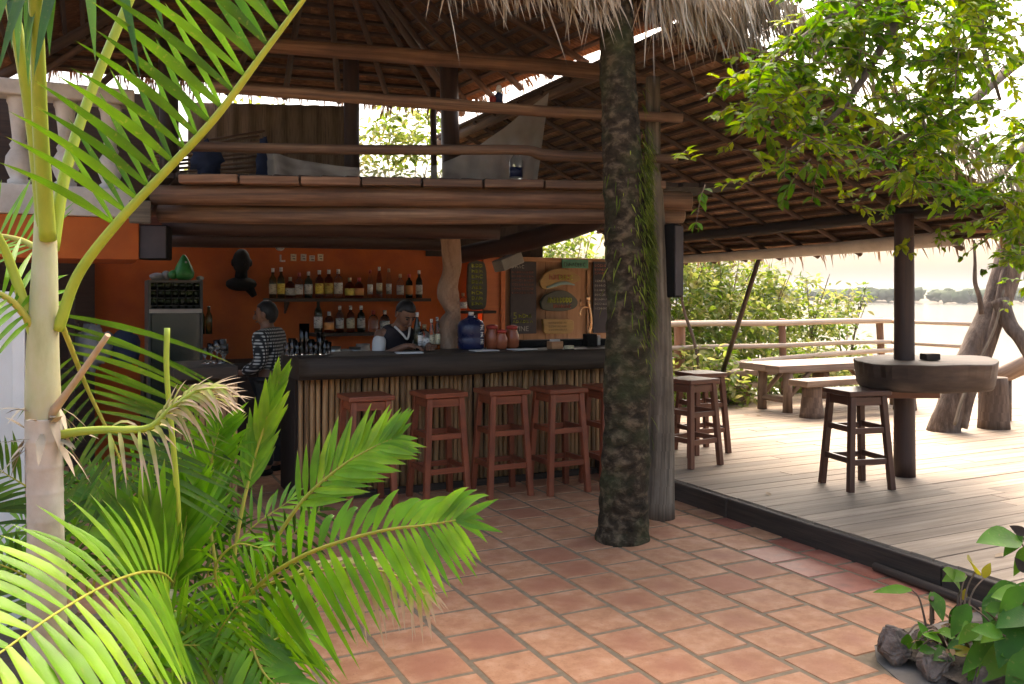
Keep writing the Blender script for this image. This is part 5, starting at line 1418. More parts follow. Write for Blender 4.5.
JB = {'pelvis': (V((0, .16, .88)), (.135, .10)), 'spine': (V((0, .12, 1.02)), (.125, .095)), 'chest': (V((0, .03, 1.17)), (.14, .10)), 'neck': (V((0, -.03, 1.275)), .052), 'head': (V((0, -.075, 1.34)), .06), 'crown': (V((0, -.160, 1.445)), .06),
      'shL': (V((.165, .02, 1.215)), .056), 'elL': (V((.22, -.06, 1.02)), .042), 'wrL': (V((.11, -.30, 1.135)), .026), 'palmL': (V((.07, -.37, 1.13)), .026),
      'shR': (V((-.165, .02, 1.215)), .056), 'elR': (V((-.23, -.05, 1.02)), .042), 'wrR': (V((-.12, -.30, 1.135)), .026), 'palmR': (V((-.06, -.36, 1.13)), .026),
      'hipL': (V((.09, .16, .80)), .082), 'knL': (V((.10, .13, .45)), .055), 'anL': (V((.10, .18, .08)), .038), 'toeL': (V((.11, .04, .04)), .03),
      'hipR': (V((-.09, .16, .80)), .082), 'knR': (V((-.10, .13, .45)), .055), 'anR': (V((-.10, .18, .08)), .038), 'toeR': (V((-.11, .04, .04)), .03)}
p = atY(398, 330, 7.02)
pb = person((p.x, 7.02, .02), R(14), JB, 'bartender in dark V-neck vest over white sleeves, head bowed, writing at the bar', .0,
       [('sleeve', M['shirt'], ['shL', 'elL'], .012), ('sleeve', M['shirt'], ['shR', 'elR'], .012), ('vest', M['vest'], ['pelvis', 'spine', 'chest', 'neck', 'shL', 'shR'], .020)], M['trousers'], 0)
# white V of the collar on the vest
mb = MB(); mb.tube(catmull([(-.075, -.065, 1.285), (-.035, -.118, 1.225), (0, -.138, 1.18), (.035, -.118, 1.225), (.075, -.065, 1.285)], 4), .010, n=6); mb.build('collar', M['shirt'], pb, local=True)
mb = MB(); mb.box((.07, -.128, 1.13), (.045, .006, .010)); mb.build('badge', M['shirt'], pb, local=True)
JC = {'pelvis': (V((0, .03, .86)), (.13, .10)), 'spine': (V((0, .02, 1.0)), (.12, .09)), 'chest': (V((0, .0, 1.16)), (.135, .10)), 'neck': (V((0, -.01, 1.285)), .05), 'head': (V((0, -.02, 1.335)), .06), 'crown': (V((0, -.035, 1.475)), .06),
      'shL': (V((.175, .0, 1.21)), .055), 'elL': (V((.22, .03, .98)), .042), 'wrL': (V((.17, -.16, .90)), .026), 'palmL': (V((.14, -.23, .90)), .026),
      'shR': (V((-.175, .0, 1.21)), .055), 'elR': (V((-.23, .03, .98)), .042), 'wrR': (V((-.18, -.15, .92)), .026), 'palmR': (V((-.15, -.22, .92)), .026),
      'hipL': (V((.085, .03, .79)), .085), 'knL': (V((.095, .0, .45)), .058), 'anL': (V((.10, .04, .08)), .04), 'toeL': (V((.11, -.09, .04)), .03),
      'hipR': (V((-.085, .03, .79)), .085), 'knR': (V((-.095, .0, .45)), .058), 'anR': (V((-.10, .04, .08)), .04), 'toeR': (V((-.11, -.09, .04)), .03)}
p = atY(269, 330, 7.75)
person((p.x, 7.75, .0), R(235), JC, 'person in a checked shirt and dark trousers, seen from behind in the bar gap', .02,
       [('checked_shirt', M['plaid'], ['pelvis', 'spine', 'chest', 'neck', 'shL', 'elL', 'wrL', 'shR', 'elR', 'wrR'], .024)], M['trousers'], 0)

# ================================================================== TREES
tk = [(621.5, 543), (623, 520), (625, 470), (627, 400), (628.5, 320), (626, 230), (622, 150), (618, 70), (615, 0), (610, -60), (604, -120)]
trk = thing('palm_trunk', 'tall mossy dark trunk rising from the tiles up through the thatch', 'tree', gr(621.5, 541))
TKP = catmull([at(px, py, 5.53) for px, py in tk], 22); TKR = [.176, .160, .150, .146, .140, .136, .122, .112, .108, .105, .10]
rads = []
for i in range(len(TKP)):
    t_ = i / (len(TKP) - 1) * (len(TKR) - 1); k_ = min(int(t_), len(TKR) - 2)
    rads.append((TKR[k_] + (TKR[k_ + 1] - TKR[k_]) * (t_ - k_)) * (1 + .022 * math.sin(TKP[i].z * 52 + 3 * mnoise.noise(V((TKP[i].z * 2, 0, 0)))) + .02 * mnoise.noise(V((TKP[i].z * 9, 3, 0)))))
mb = MB(); mb.tube(TKP, rads, n=32, jit=.09, jfreq=4.5); mb.build('trunk', M['bark'], trk)
rr = random.Random(41); mb = MB()
for i in range(2600):
    py = rr.choice([rr.uniform(140, 330), rr.gauss(225, 40), rr.gauss(260, 50)])
    a_ = rr.gauss(R(-4), R(26)) if rr.random() < .965 else rr.uniform(0, 6.3)
    rad = .142 if py > 230 else .128
    base = at(625, py, 5.53); dn_ = RIGHT * math.cos(a_) - FWD * math.sin(-a_) * 1.0
    p = base + dn_ * (rad + rr.uniform(-.01, .015 + .03 * max(0, math.cos(a_))))
    mb.blade(p, V((dn_.x * .5, dn_.y * .5, -1)) + V((rr.uniform(-.3, .3), rr.uniform(-.3, .3), rr.uniform(-.3, .5))), rr.uniform(.025, .09), rr.uniform(.006, .014), dn_, droop=.3, seg=2, r=rr.random())
mb.build('moss', M['moss'], trk)

lt = thing('leaning_tree', 'tree leaning to the right through the deck, its leafy branches hanging over the roof', 'tree', gr(945, 432, DZ))
mb = MB(); mb.tube(catmull([at(px, py, z_) for px, py, z_ in ((943, 436, 9.1), (955, 396, 9.1), (980, 340, 9.15), (999, 296, 9.2), (1012, 250, 9.25), (1035, 190, 9.2), (1060, 110, 8.8), (1070, 20, 8.2), (1060, -60, 7.6))], 7), [.165, .140, .140, .14, .14, .135, .13, .12, .10], n=24, jit=.12, jfreq=5); mb.build('trunk', M['treebark'], lt)
def limb(pts, rad, name='limb', mat='treebark'):
    mb = MB(); mb.tube(catmull([at(*q_) for q_ in pts], 6), rad, n=10, jit=.12); return mb.build(name, M[mat], lt)
limb([(962, 428, 9.0), (970, 395, 9.0), (984, 360, 9.02), (998, 318, 9.0), (1006, 280, 9.0), (1020, 220, 9.0), (1026, 150, 8.8)], [.055, .055, .06, .065, .065, .065, .06])
limb([(1000, 300, 9.0), (1010, 325, 8.9), (1020, 338, 8.8), (1032, 362, 8.7)], [.09, .075, .065, .05])
limb([(982, 314, 9.0), (979, 296, 9.0), (975, 282, 9.0), (975, 262, 9.0), (974, 240, 9.0)], [.03, .026, .022, .016, .012])
limb([(955, 425, 8.85), (962, 400, 8.88), (974, 372, 8.9), (994, 330, 8.9), (1004, 290, 8.95)], [.02, .018, .016, .014, .012], 'vine', 'greylog')
limb([(1062, -50, 7.6), (1000, -70, 6.6), (930, -40, 5.6), (860, 0, 5.0), (800, 40, 4.8), (762, 70, 4.7)], [.08, .06, .045, .03, .018, .01])
limb([(1065, 30, 8.2), (1020, 60, 7.0), (960, 110, 6.0), (900, 140, 5.5), (850, 165, 5.2)], [.06, .045, .03, .02, .008])
limb([(1060, 110, 8.8), (1030, 140, 7.8), (1000, 175, 7.0), (965, 190, 6.6), (930, 205, 6.3)], [.05, .035, .024, .016, .008])
limb([(930, -40, 5.6), (880, 50, 5.1), (840, 110, 4.9), (790, 150, 4.8)], [.04, .025, .015, .007])
limb([(1000, -70, 6.6), (980, 20, 6.1), (1000, 100, 5.8)], [.045, .025, .01])
rr = random.Random(77); lm = MB(); tw = MB()
def spray(p, n, L, spread, mat_r=(0, 1), dirv=None):
    d = dirv or (RIGHT * rr.uniform(-1, 1) + FWD * rr.uniform(-.6, .6) + UP * rr.uniform(-.7, .35))
    d = d.normalized(); q_ = p + d * spread + V((0, 0, -.15 * spread))
    m_ = p.lerp(q_, .5) + V((0, 0, .03))
    pts = catmull([p, m_, q_], 4); tw.tube(pts, [.004, .0015], n=4)
    base = rr.uniform(*mat_r)
    for i in range(n):
        t_ = rr.uniform(.1, 1); c_ = pts[min(int(t_ * 8), 8)]
        s_ = d.cross(UP).normalized() * rr.choice((-1, 1))
        dd = (d * rr.uniform(.1, 1) + s_ * rr.uniform(.3, 1) + UP * rr.uniform(-.6, .3)).normalized()
        nn_ = (UP + RIGHT * rr.uniform(-.6, .6) + FWD * rr.uniform(-.7, .4)).normalized()
        lm.leaf(c_, dd, nn_, L * rr.uniform(.7, 1.2), L * rr.uniform(.4, .55), r=min(1, max(0, base + rr.uniform(-.25, .25))), fold=rr.uniform(.1, .5))
cnt = 0
LOWB = [(745, 120), (770, 160), (800, 172), (850, 165), (880, 178), (920, 200), (950, 195), (985, 215), (1024, 270), (1080, 300)]
UPB = [(745, 55), (775, 60), (800, 5), (850, -20), (1080, -40)]
def interp(tab, x):
    for (a_, b_), (c_, d_) in zip(tab, tab[1:]):
        if a_ <= x <= c_: return b_ + (d_ - b_) * (x - a_) / (c_ - a_)
    return tab[-1][1]
while cnt < 720:
    px = 745 + 320 * rr.random() ** .85; lo = interp(LOWB, px); hi = interp(UPB, px)
    py = rr.uniform(hi, lo)
    gap = mnoise.noise(V((px / 42., py / 36., 5.3)))
    if gap < -.12 and not py < 40: continue
    if px < 900 and py > 110 and rr.random() < .45: continue
    if px > 900 and 60 < py < 175 and gap < -.10: continue
    Z = 4.6 + 1.1 * max(0, (px - 760) / 260.) + rr.uniform(-.35, .75)
    spray(at(px, py, Z), rr.randint(9, 16), rr.uniform(.055, .10), rr.uniform(.15, .34), (0.1, .95))
    cnt += 1
for px, py, Z in ((700, 100, 4.6), (690, 160, 4.6), (705, 185, 4.6), (745, 70, 4.6), (752, 90, 4.6), (742, 150, 4.7), (755, 185, 4.7), (770, 65, 4.6), (955, 240, 6.5), (940, 225, 6.4), (1010, 300, 8.6), (1015, 280, 8.6), (1000, 260, 8.5), (915, 235, 6.4), (1020, 240, 8.4), (895, 245, 6.4), (870, 210, 5.8), (850, 200, 5.6), (835, 205, 5.6), (1005, 215, 7.6), (985, 235, 7.5)):
    spray(at(px, py, Z), rr.randint(7, 12), rr.uniform(.06, .09), rr.uniform(.12, .25), (.3, .95))
lm.build('crown', M['treeleaf'], lt); tag(tw.build('twigs', M['twig'], lt), kind='stuff')
# a few leaves hanging below the eave and the sprigs beside the trunk belong to the same crown

# pale log and rod at the right edge
mb = MB(); mb.tube(catmull([at(1000, 376, 9.9), at(1030, 362, 9.7), at(1075, 340, 9.4)], 5), [.10, .11, .11], n=12, jit=.12)
q1_ = at(1064, 345, 9.5)
fl = thing('driftwood_log', 'pale slanted log propped behind the stump stool at the right edge', 'log', (q1_.x, q1_.y, DZ))
mb.build('log', M['tablewood'], fl)
mb = MB(); mb.tube([(q1_.x, q1_.y, DZ), (q1_.x, q1_.y, q1_.z - .05)], .07, n=10, jit=.1); mb.build('prop', M['treebark'], fl)
q1_ = at(1006, 373, 9.86); mb = MB(); mb.tube([(q1_.x, q1_.y, DZ), (q1_.x, q1_.y, q1_.z - .05)], .06, n=10, jit=.1); mb.build('prop', M['treebark'], fl)

# ------------------------------------------------------------------ shrubs beyond the railing
def bush(px, Z, topy, wpx, n, label, L=.13, gapk=-.05, cat='shrub', name='shrub', leaf_='bushleaf', group='shrubs beyond the railing', basez=None, lowfrac=.0, seed=1):
    r2 = random.Random(seed)
    b_ = at(px, 300, Z); gz = ground_z(b_.x, b_.y) if basez is None else basez
    h_ = HC + (H0 - topy) / F * Z - gz; rx = wpx / F * Z / 2
    t = thing(name, label, cat, (b_.x, b_.y, gz), 0, group)
    st_ = MB(); lf_ = MB(); ends = []
    for k_ in range(7):
        a_ = r2.uniform(0, 6.28); q_ = V((b_.x + math.cos(a_) * rx * r2.uniform(.2, .8), b_.y + math.sin(a_) * rx * .7, gz + h_ * r2.uniform(.65, .95)))
        m_ = V((b_.x + (q_.x - b_.x) * .3 + r2.uniform(-.1, .1), b_.y + (q_.y - b_.y) * .3, gz + h_ * .45))
        st_.tube(catmull([(b_.x + math.cos(a_) * .1, b_.y + math.sin(a_) * .1, gz - .1), m_, q_], 5), [.02, .012, .005], n=6, jit=.1)
    sd = seed * 3.7
    k_ = 0
    n = int(n * 1.3); gapk -= .02
    while k_ < n:
        x, y, z = r2.uniform(-1, 1), r2.uniform(-1, 1), r2.uniform(-1, 1)
        if x * x + y * y + z * z > 1: continue
        zz = .5 + z * .5
        if zz < lowfrac: continue
        p = V((b_.x + x * rx, b_.y + y * rx * .8, gz + zz * h_))
        if mnoise.noise(p * 1.7 + V((sd, 0, 0))) + .35 * mnoise.noise(p * 4.5) < gapk: continue
        bs_ = r2.random()
        for j in range(6):
            dd = V((r2.uniform(-1, 1), r2.uniform(-1, 1), r2.uniform(-.8, .5)))
            lf_.leaf(p + dd * .09, dd, V((r2.uniform(-.8, .8), r2.uniform(-.8, .8), 1)), L * r2.uniform(.6, 1.2), L * r2.uniform(.35, .5), r=min(1, max(0, bs_ + r2.uniform(-.25, .25))))
        k_ += 1
    st_.build('stems', M['twig'], t); lf_.build('foliage', M[leaf_], t)
    return t
bush(676, 12.6, 235, 90, 420, 'tall dense green shrub beyond the left end of the railing', seed=2, gapk=-.25)
bush(722, 13.4, 238, 110, 430, 'tall yellow-green shrub behind the slanting brace pole', seed=3, gapk=-.12)
bush(765, 14.2, 252, 80, 240, 'open leafy shrub beyond the railing left of the river view', seed=4, gapk=-.0)
bush(806, 14.8, 262, 80, 190, 'sparse pale shrub standing before the river beyond the rustic table', seed=5, gapk=.05)
bush(846, 15.4, 272, 60, 110, 'thin shrub nearest left of the dark deck post, before the river', seed=6, gapk=.06)
bush(700, 11.6, 345, 130, 260, 'low shrub filling under the railing beside the brown stools', seed=7, gapk=-.1)
bush(800, 13.2, 345, 120, 200, 'low shrub seen between the rails behind the rustic table', seed=8, gapk=.0)
bush(570, 13.5, 205, 120, 330, 'leafy tree seen through the gap above the menu boards', seed=9, gapk=-.1, cat='tree', name='garden_tree', group='trees behind the building')
bush(405, 13.0, 80, 130, 420, 'yellow-green tree seen through the open back of the loft', seed=10, gapk=-.05, cat='tree', name='garden_tree', group='trees behind the building', L=.14)
bush(250, 14.0, 75, 130, 160, 'sparse tree behind the woven mat of the loft', seed=12, gapk=.02, cat='tree', name='garden_tree', group='trees behind the building', L=.14)
for px0, py0, px1, py1, Z in ((712, 262, 708, 400, 11.6), (698, 262, 725, 385, 11.8)):
    pass
rr = random.Random(5)
for i, pts in enumerate((((678, 268, 11.4), (684, 310, 11.5), (695, 345, 11.4), (703, 400, 11.3)), ((640, 225, 12.6), (664, 300, 12.2), (690, 370, 12.0)))):
    mb = MB(); mb.tube(catmull([at(*q_) for q_ in pts], 6), [.018, .022, .024], n=6, jit=.2)
    tag(mb.build('hanging_root', M['twig'], None, loc=at(*pts[-1])), ['thin bent hanging root before the shrubs left of the brace pole', 'thin leaning stem behind the speaker among the shrubs'][i], 'root')

# ================================================================== PLANTED CORNER (lower right)
import bmesh
def rock_hull(mb, c, rx, ry, rz_):
    bm = bmesh.new()
    for _ in range(15):
        d = V((rr.gauss(0, 1), rr.gauss(0, 1), rr.gauss(0, 1))).normalized() * rr.uniform(.82, 1.12)
        bm.verts.new((d.x * rx, d.y * ry, d.z * rz_))
    bmesh.ops.convex_hull(bm, input=bm.verts)
    bmesh.ops.delete(bm, geom=[v for v in bm.verts if not v.link_faces], context='VERTS')
    bmesh.ops.bevel(bm, geom=list(bm.edges), offset=.008, segments=2, affect='EDGES')
    bmesh.ops.triangulate(bm, faces=list(bm.faces))
    bm.verts.index_update()
    mb.add([c + v.co for v in bm.verts], [[v.index for v in f.verts] for f in bm.faces])
    bm.free()
rr = random.Random(19)
for i, (px, py, rx_, ry_, rz_) in enumerate(((893, 652, .105, .085, .125), (935, 668, .095, .08, .10), (985, 682, .10, .08, .10), (963, 640, .09, .07, .08), (925, 632, .07, .06, .075))):
    g_ = gr(px, py + 12); mb = MB(); rock_hull(mb, g_ + V((0, 0, rz_ * .5)), rx_ * .95, ry_ * .95, rz_ * .95)
    o = mb.build('rock', M['rock'], None, loc=g_)
    md = o.modifiers.new('sub', 'SUBSURF'); md.levels = md.render_levels = 4; md.subdivision_type = 'SIMPLE'
    tx = bpy.data.textures.new('rock_relief', 'CLOUDS'); tx.noise_scale = .05; tx.noise_depth = 4; md = o.modifiers.new('relief', 'DISPLACE'); md.texture = tx; md.strength = .028; md.mid_level = .5; md.texture_coords = 'GLOBAL'
    tag(o, ['tall grey-brown rock at the corner of the planted bed', 'squarish brown rock second along the bed edge', 'low brown rock at the bottom edge of the planted bed', 'small rock half hidden under the bed leaves', 'small dark rock behind the tall corner rock'][i], 'rock', 'rocks round the planted bed')
def plant(label, stem_base, leaves, name='bed_plant'):
    """leaves: (px, py of the leaf base, px, py of its tip, Z, width factor, material)"""
    sb = V(stem_base); t = thing(name, label, 'plant', sb, 0, 'plants in the corner bed')
    st_ = MB(); groups = {}
    for (x0, y0, x1, y1, Z, wf, mt_) in leaves:
        a_, b_ = at(x0, y0, Z), at(x1, y1, Z - rr.uniform(-.03, .1))
        m_ = sb.lerp(a_, .55) + V((0, 0, .05))
        st_.tube(catmull([sb + V((rr.uniform(-.02, .02), rr.uniform(-.02, .02), 0)), m_, a_], 4), [.006, .004, .003], n=6)
        d = b_ - a_; L_ = d.length
        nn_ = (UP * .8 - FWD * .7 + RIGHT * rr.uniform(-.4, .2)).normalized()
        groups.setdefault(mt_, MB()).blade(a_, d, L_ * 1.1, L_ * wf * 1.05, nn_, droop=.12, seg=8, fold=.3, r=rr.random(), base=.25)
    st_.build('stems', M['twig'], t)
    for k_, m_ in groups.items(): m_.build('leaves' if k_ == 'bedleaf' else 'yellow_leaves', M[k_], t)
plant('young plant with a few upright yellow-green leaves in the corner bed', gr(955, 655) + V((0, 0, .05)), [(960, 590, 944, 566, 3.95, .55, 'bedleaf'), (966, 575, 944, 578, 3.95, .6, 'bedleaf'), (975, 572, 968, 556, 3.95, .6, 'yellowleaf'), (984, 578, 990, 562, 3.95, .5, 'yellowleaf'), (963, 600, 965, 588, 3.9, .5, 'yellowleaf'), (955, 610, 962, 628, 3.9, .5, 'yellowleaf'), (958, 605, 950, 626, 3.9, .5, 'bedleaf')])
plant('low plant with one long leaf reaching left over the tiles', gr(930, 650) + V((0, 0, .05)), [(912, 590, 876, 588, 3.9, .28, 'bedleaf'), (932, 592, 942, 616, 3.85, .62, 'bedleaf'), (915, 640, 925, 652, 3.6, .6, 'bedleaf'), (908, 634, 905, 650, 3.6, .6, 'bedleaf'), (925, 640, 945, 630, 3.65, .5, 'bedleaf'), (935, 640, 920, 626, 3.7, .5, 'bedleaf'), (950, 652, 975, 650, 3.5, .5, 'yellowleaf'), (940, 645, 930, 662, 3.55, .5, 'bedleaf')])
big = []
for (x0, y0, x1, y1, wf) in ((1020, 600, 1000, 614, .6), (1026, 600, 985, 600, .5), (1010, 625, 975, 636, .55), (1028, 615, 990, 648, .55), (1026, 642, 978, 674, .5), (1030, 650, 1008, 690, .5), (1000, 640, 1020, 660, .6), (985, 610, 1010, 604, .5), (1000, 655, 985, 690, .5), (1034, 630, 1012, 655, .6), (980, 625, 960, 640, .6), (1020, 585, 1040, 600, .6), (1030, 665, 1000, 662, .5), (985, 655, 968, 680, .5), (1015, 600, 1035, 580, .55)):
    big.append((x0, y0, x1, y1, rr.uniform(3.2, 3.55), wf, 'bedleaf'))
for i in range(34):
    x0, y0 = rr.uniform(965, 1050), rr.uniform(585, 690); a_ = rr.uniform(2.2, 4.4); L_ = rr.uniform(22, 42)
    big.append((x0, y0, x0 + math.cos(a_) * L_, y0 - math.sin(a_) * L_ + 6, rr.uniform(3.25, 3.75), rr.uniform(.42, .6), 'bedleaf'))
plant('bushy bed plant with broad glossy pointed leaves at the right edge', gr(1020, 690) + V((0, 0, .05)), big)
lowp = []
for i in range(22):
    x0, y0 = rr.uniform(915, 985), rr.uniform(628, 665); a_ = rr.uniform(0, 6.28); L_ = rr.uniform(12, 24)
    lowp.append((x0, y0, x0 + math.cos(a_) * L_, y0 - math.sin(a_) * L_ * .7, rr.uniform(3.5, 3.7), rr.uniform(.4, .6), 'bedleaf'))
plant('low leafy ground plant between the bed rocks and the taller stems', gr(950, 668) + V((0, 0, .06)), lowp)
plant('tall plant with large dark pointed leaves entering from the right edge', gr(1050, 640) + V((0, 0, .05)), [(1020, 540, 980, 536, 3.75, .5, 'bedleaf'), (1022, 535, 1005, 552, 3.75, .55, 'bedleaf'), (1030, 545, 1015, 570, 3.7, .5, 'bedleaf'), (1024, 590, 1003, 598, 3.7, .6, 'bedleaf'), (1040, 540, 1060, 560, 3.7, .5, 'bedleaf')])
for k_, (x0, y0, x1, y1) in enumerate(((1012, 527, 1026, 534), (1015, 558, 1026, 572))):
    mb = MB(); mb.blade(at(x1, y1, 3.7), at(x0, y0, 3.7) - at(x1, y1, 3.7), .08, .045, -FWD, seg=5, r=.5)
    tag(mb.build('dry_leaf', M['edge'], None, loc=at(x1, y1, 3.7)), ['curled dry dark leaf at the top of the tall plant by the right edge', 'curled dry dark leaf lower on the tall plant by the right edge'][k_], 'leaf')
mb = MB(); p = gr(932, 628) + V((0, 0, .03)); mb.tube([p, at(932, 598, 3.8)], [.012, .009], n=7, jit=.2)
tag(mb.build('cut_stem', M['twig'], None, loc=p), 'short brown cut stem standing between the bed leaves', 'stem')
# leaf litter on the bed and under the palms
rr = random.Random(91); lt_ = MB()
for i in range(900):
    x, y = (rr.uniform(3.08, 4.0), rr.uniform(1.4, 2.66)) if i % 3 == 0 else (rr.uniform(-1.2, .75), rr.uniform(2.1, 4.6))
    lt_.leaf((x, y, rr.uniform(.08, .14) if i % 3 == 0 else rr.uniform(.03, .12)), V((rr.uniform(-1, 1), rr.uniform(-1, 1), rr.uniform(-.1, .3))), V((rr.uniform(-.4, .4), rr.uniform(-.4, .4), 1)), rr.uniform(.03, .09), rr.uniform(.012, .035), r=rr.random())
tag(lt_.build('leaf_litter', M['litter']), 'brown leaf litter scattered over the soil of the planted beds', 'litter', kind='stuff')
# fallen leaves and scraps on the deck
rr = random.Random(33)
for i, (px, py) in enumerate(((770, 496), (763, 416), (742, 415), (995, 557))):
    q_ = gr(px, py, DZ + .004); mb = MB(); mb.leaf(q_, V((rr.uniform(-1, 1), rr.uniform(-1, 1), 0)), UP, .09, .04, r=rr.random(), curl=-.1)
    tag(mb.build('fallen_leaf', M['drystalk'], None, loc=q_), 'dry fallen leaf lying on the deck, %s' % ['left of the dark stool', 'in front of the rustic table', 'by the near leg of the rustic table', 'close to the planted corner'][i], 'leaf', 'fallen leaves on the deck')

# ================================================================== PALMS (left foreground)
def frond(parent, pts, n, L, side_n, mat, w=.028, ang=(70, 35), droop=.35, lift=.15, sides=(1, -1), r0=.012, t0=.05, seed=1, Lshape=None, rmat='rachis', grav=V((0, 0, -1)), jitter=.08, lit=None, tiplet=True):
    """a palm frond: rachis through pts (px, py, distance), n leaflets a side, upper face towards side_n (in right/up/forward)"""
    r2 = random.Random(seed)
    P_ = catmull([at(*q_) for q_ in pts], 10); m_ = len(P_) - 1
    N0 = RIGHT * side_n[0] + UP * side_n[1] + FWD * side_n[2]
    mb = MB(); mb.tube(P_, [r0, r0 * .8, r0 * .55, r0 * .25], n=8)
    rb = mb
    lb_ = MB()
    for i in range(n):
        t_ = t0 + (1 - t0) * (i + .5) / n
        f_ = t_ * m_; k_ = min(int(f_), m_ - 1)
        p = P_[k_].lerp(P_[k_ + 1], f_ - k_); T = (P_[min(k_ + 2, m_)] - P_[max(k_ - 1, 0)]).normalized()
        N = (N0 - T * N0.dot(T)).normalized(); S = T.cross(N)
        a_ = R(ang[0] + (ang[1] - ang[0]) * t_)
        sh = Lshape(t_) if Lshape else (.55 + .9 * t_ if t_ < .5 else 1 - .75 * (t_ - .5) * 1.1)
        for s_ in sides:
            d = S * (s_ * math.sin(a_)) + T * math.cos(a_) + N * (lift + r2.uniform(-jitter, jitter)) + V((r2.uniform(-1, 1), r2.uniform(-1, 1), r2.uniform(-1, 1))) * jitter
            lb_.blade(p, d, L * sh * r2.uniform(.9, 1.08), w * (.45 + .55 * min(1, sh)) * r2.uniform(.85, 1.15), N, droop=droop * r2.uniform(.7, 1.3), seg=6, fold=.28, r=r2.random(), grav=grav)
    if tiplet:
        T = (P_[-1] - P_[-3]).normalized(); N = (N0 - T * N0.dot(T)).normalized(); S = T.cross(N)
        for s_ in (-.35, .35): lb_.blade(P_[-1], T + S * s_, L * .4, w * .8, N, droop=droop, seg=5, r=r2.random())
    fo = lb_.build('frond', M[mat], parent); rb.build('rachis', M[rmat], fo)
    return fo
ZP = 2.62
def ringed(mb, z0):
    ax = at(45, 480, ZP)
    for i, q_ in enumerate(mb.v):
        k_ = 1 + .035 * max(0, math.sin((q_.z - z0) * 75 + 2 * mnoise.noise(V((q_.z * 3, 0, 0))))) ** 6
        mb.v[i] = V((ax.x + (q_.x - ax.x) * k_, ax.y + (q_.y - ax.y) * k_, q_.z))
def pbase(px, Z):
    p = at(px, 300, Z); p.z = .02; return p
pa = thing('areca_palm', 'slender palm with a pale trunk and yellow-green stalks at the left edge', 'palm tree', pbase(46, ZP), 0, 'palms in the left bed')
mb = MB(); b0_ = pbase(48, ZP)
mb.tube(catmull([b0_, V((b0_.x, b0_.y, .4)), at(46, 560, ZP), at(45, 480, ZP), at(44, 418, ZP)], 40), [.060, .056, .051, .050, .052], n=18, jit=.05); ringed(mb, b0_.z); mb.build('trunk', M['palmtrunk'], pa)
mb = MB(); mb.tube(catmull([at(43, 440, ZP), at(43, 400, ZP), at(43, 350, ZP), at(44, 290, ZP), at(45, 240, ZP), at(44, 200, ZP)], 6), [.046, .050, .045, .038, .032, .024], n=18, jit=.06); mb.build('crownshaft', M['crownshaft'], pa)
rr = random.Random(8); mb = MB()
for i in range(34):
    a_ = rr.uniform(0, 6.28); q_ = at(44, rr.uniform(405, 450), ZP); dn_ = RIGHT * math.cos(a_) + FWD * math.sin(a_)
    mb.blade(q_ + dn_ * .05, dn_ * rr.uniform(.3, 1) + V((0, 0, rr.uniform(-1, .5))), rr.uniform(.05, .12), rr.uniform(.012, .03), dn_, droop=.3, seg=3, r=rr.random())
mb.build('dry_sheath', M['thatch'], pa)
for pts, rad in ((((47, 250, 2.62), (36, 150, 2.58), (24, 70, 2.5), (6, -20, 2.4), (-20, -110, 2.2)), [.024, .019, .017, .015]),
                 (((48, 240, 2.6), (41, 140, 2.5), (38, 60, 2.4), (34, -30, 2.3)), [.024, .021, .019, .017]),
                 (((52, 250, 2.64), (66, 170, 2.68), (92, 90, 2.75), (132, -5, 2.8), (160, -60, 2.8)), [.020, .016, .014, .012]),
                 (((34, 335, 2.6), (26, 310, 2.6), (12, 268, 2.58), (0, 240, 2.55), (-25, 200, 2.5)), [.017, .015, .012, .010])):
    mb = MB(); mb.tube(catmull([at(*q_) for q_ in pts], 8), rad, n=10); mb.build('petiole', M['petiole'], pa)
up_sh = lambda t_: .9 if t_ < .6 else 1.0 - .7 * (t_ - .6)
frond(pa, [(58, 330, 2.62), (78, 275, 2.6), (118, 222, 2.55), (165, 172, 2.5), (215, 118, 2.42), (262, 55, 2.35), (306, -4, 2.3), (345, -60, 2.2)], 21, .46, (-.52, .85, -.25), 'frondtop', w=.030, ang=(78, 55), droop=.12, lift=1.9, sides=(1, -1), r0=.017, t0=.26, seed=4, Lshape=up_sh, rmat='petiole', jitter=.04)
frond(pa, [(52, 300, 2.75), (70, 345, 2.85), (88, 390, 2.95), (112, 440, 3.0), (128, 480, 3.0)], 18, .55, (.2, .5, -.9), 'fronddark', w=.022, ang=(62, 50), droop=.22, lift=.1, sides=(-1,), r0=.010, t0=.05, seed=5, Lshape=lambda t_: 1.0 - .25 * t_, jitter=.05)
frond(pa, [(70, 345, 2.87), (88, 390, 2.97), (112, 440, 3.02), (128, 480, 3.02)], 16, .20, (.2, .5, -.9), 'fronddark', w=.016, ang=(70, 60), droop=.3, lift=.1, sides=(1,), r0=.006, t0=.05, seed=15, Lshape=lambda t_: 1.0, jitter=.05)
frond(pa, [(36, 330, 2.6), (10, 300, 2.55), (-20, 290, 2.5), (-60, 300, 2.4)], 14, .34, (.1, .8, -.5), 'frond', w=.02, ang=(85, 60), droop=.25, lift=.2, seed=6, sides=(1, -1), jitter=.08)
frond(pa, [(40, 250, 2.8), (20, 240, 2.85), (-10, 235, 2.9), (-40, 240, 2.9)], 12, .30, (.1, .6, -.7), 'frond', w=.02, ang=(85, 60), droop=.05, lift=.25, seed=7, sides=(1, -1), jitter=.08)
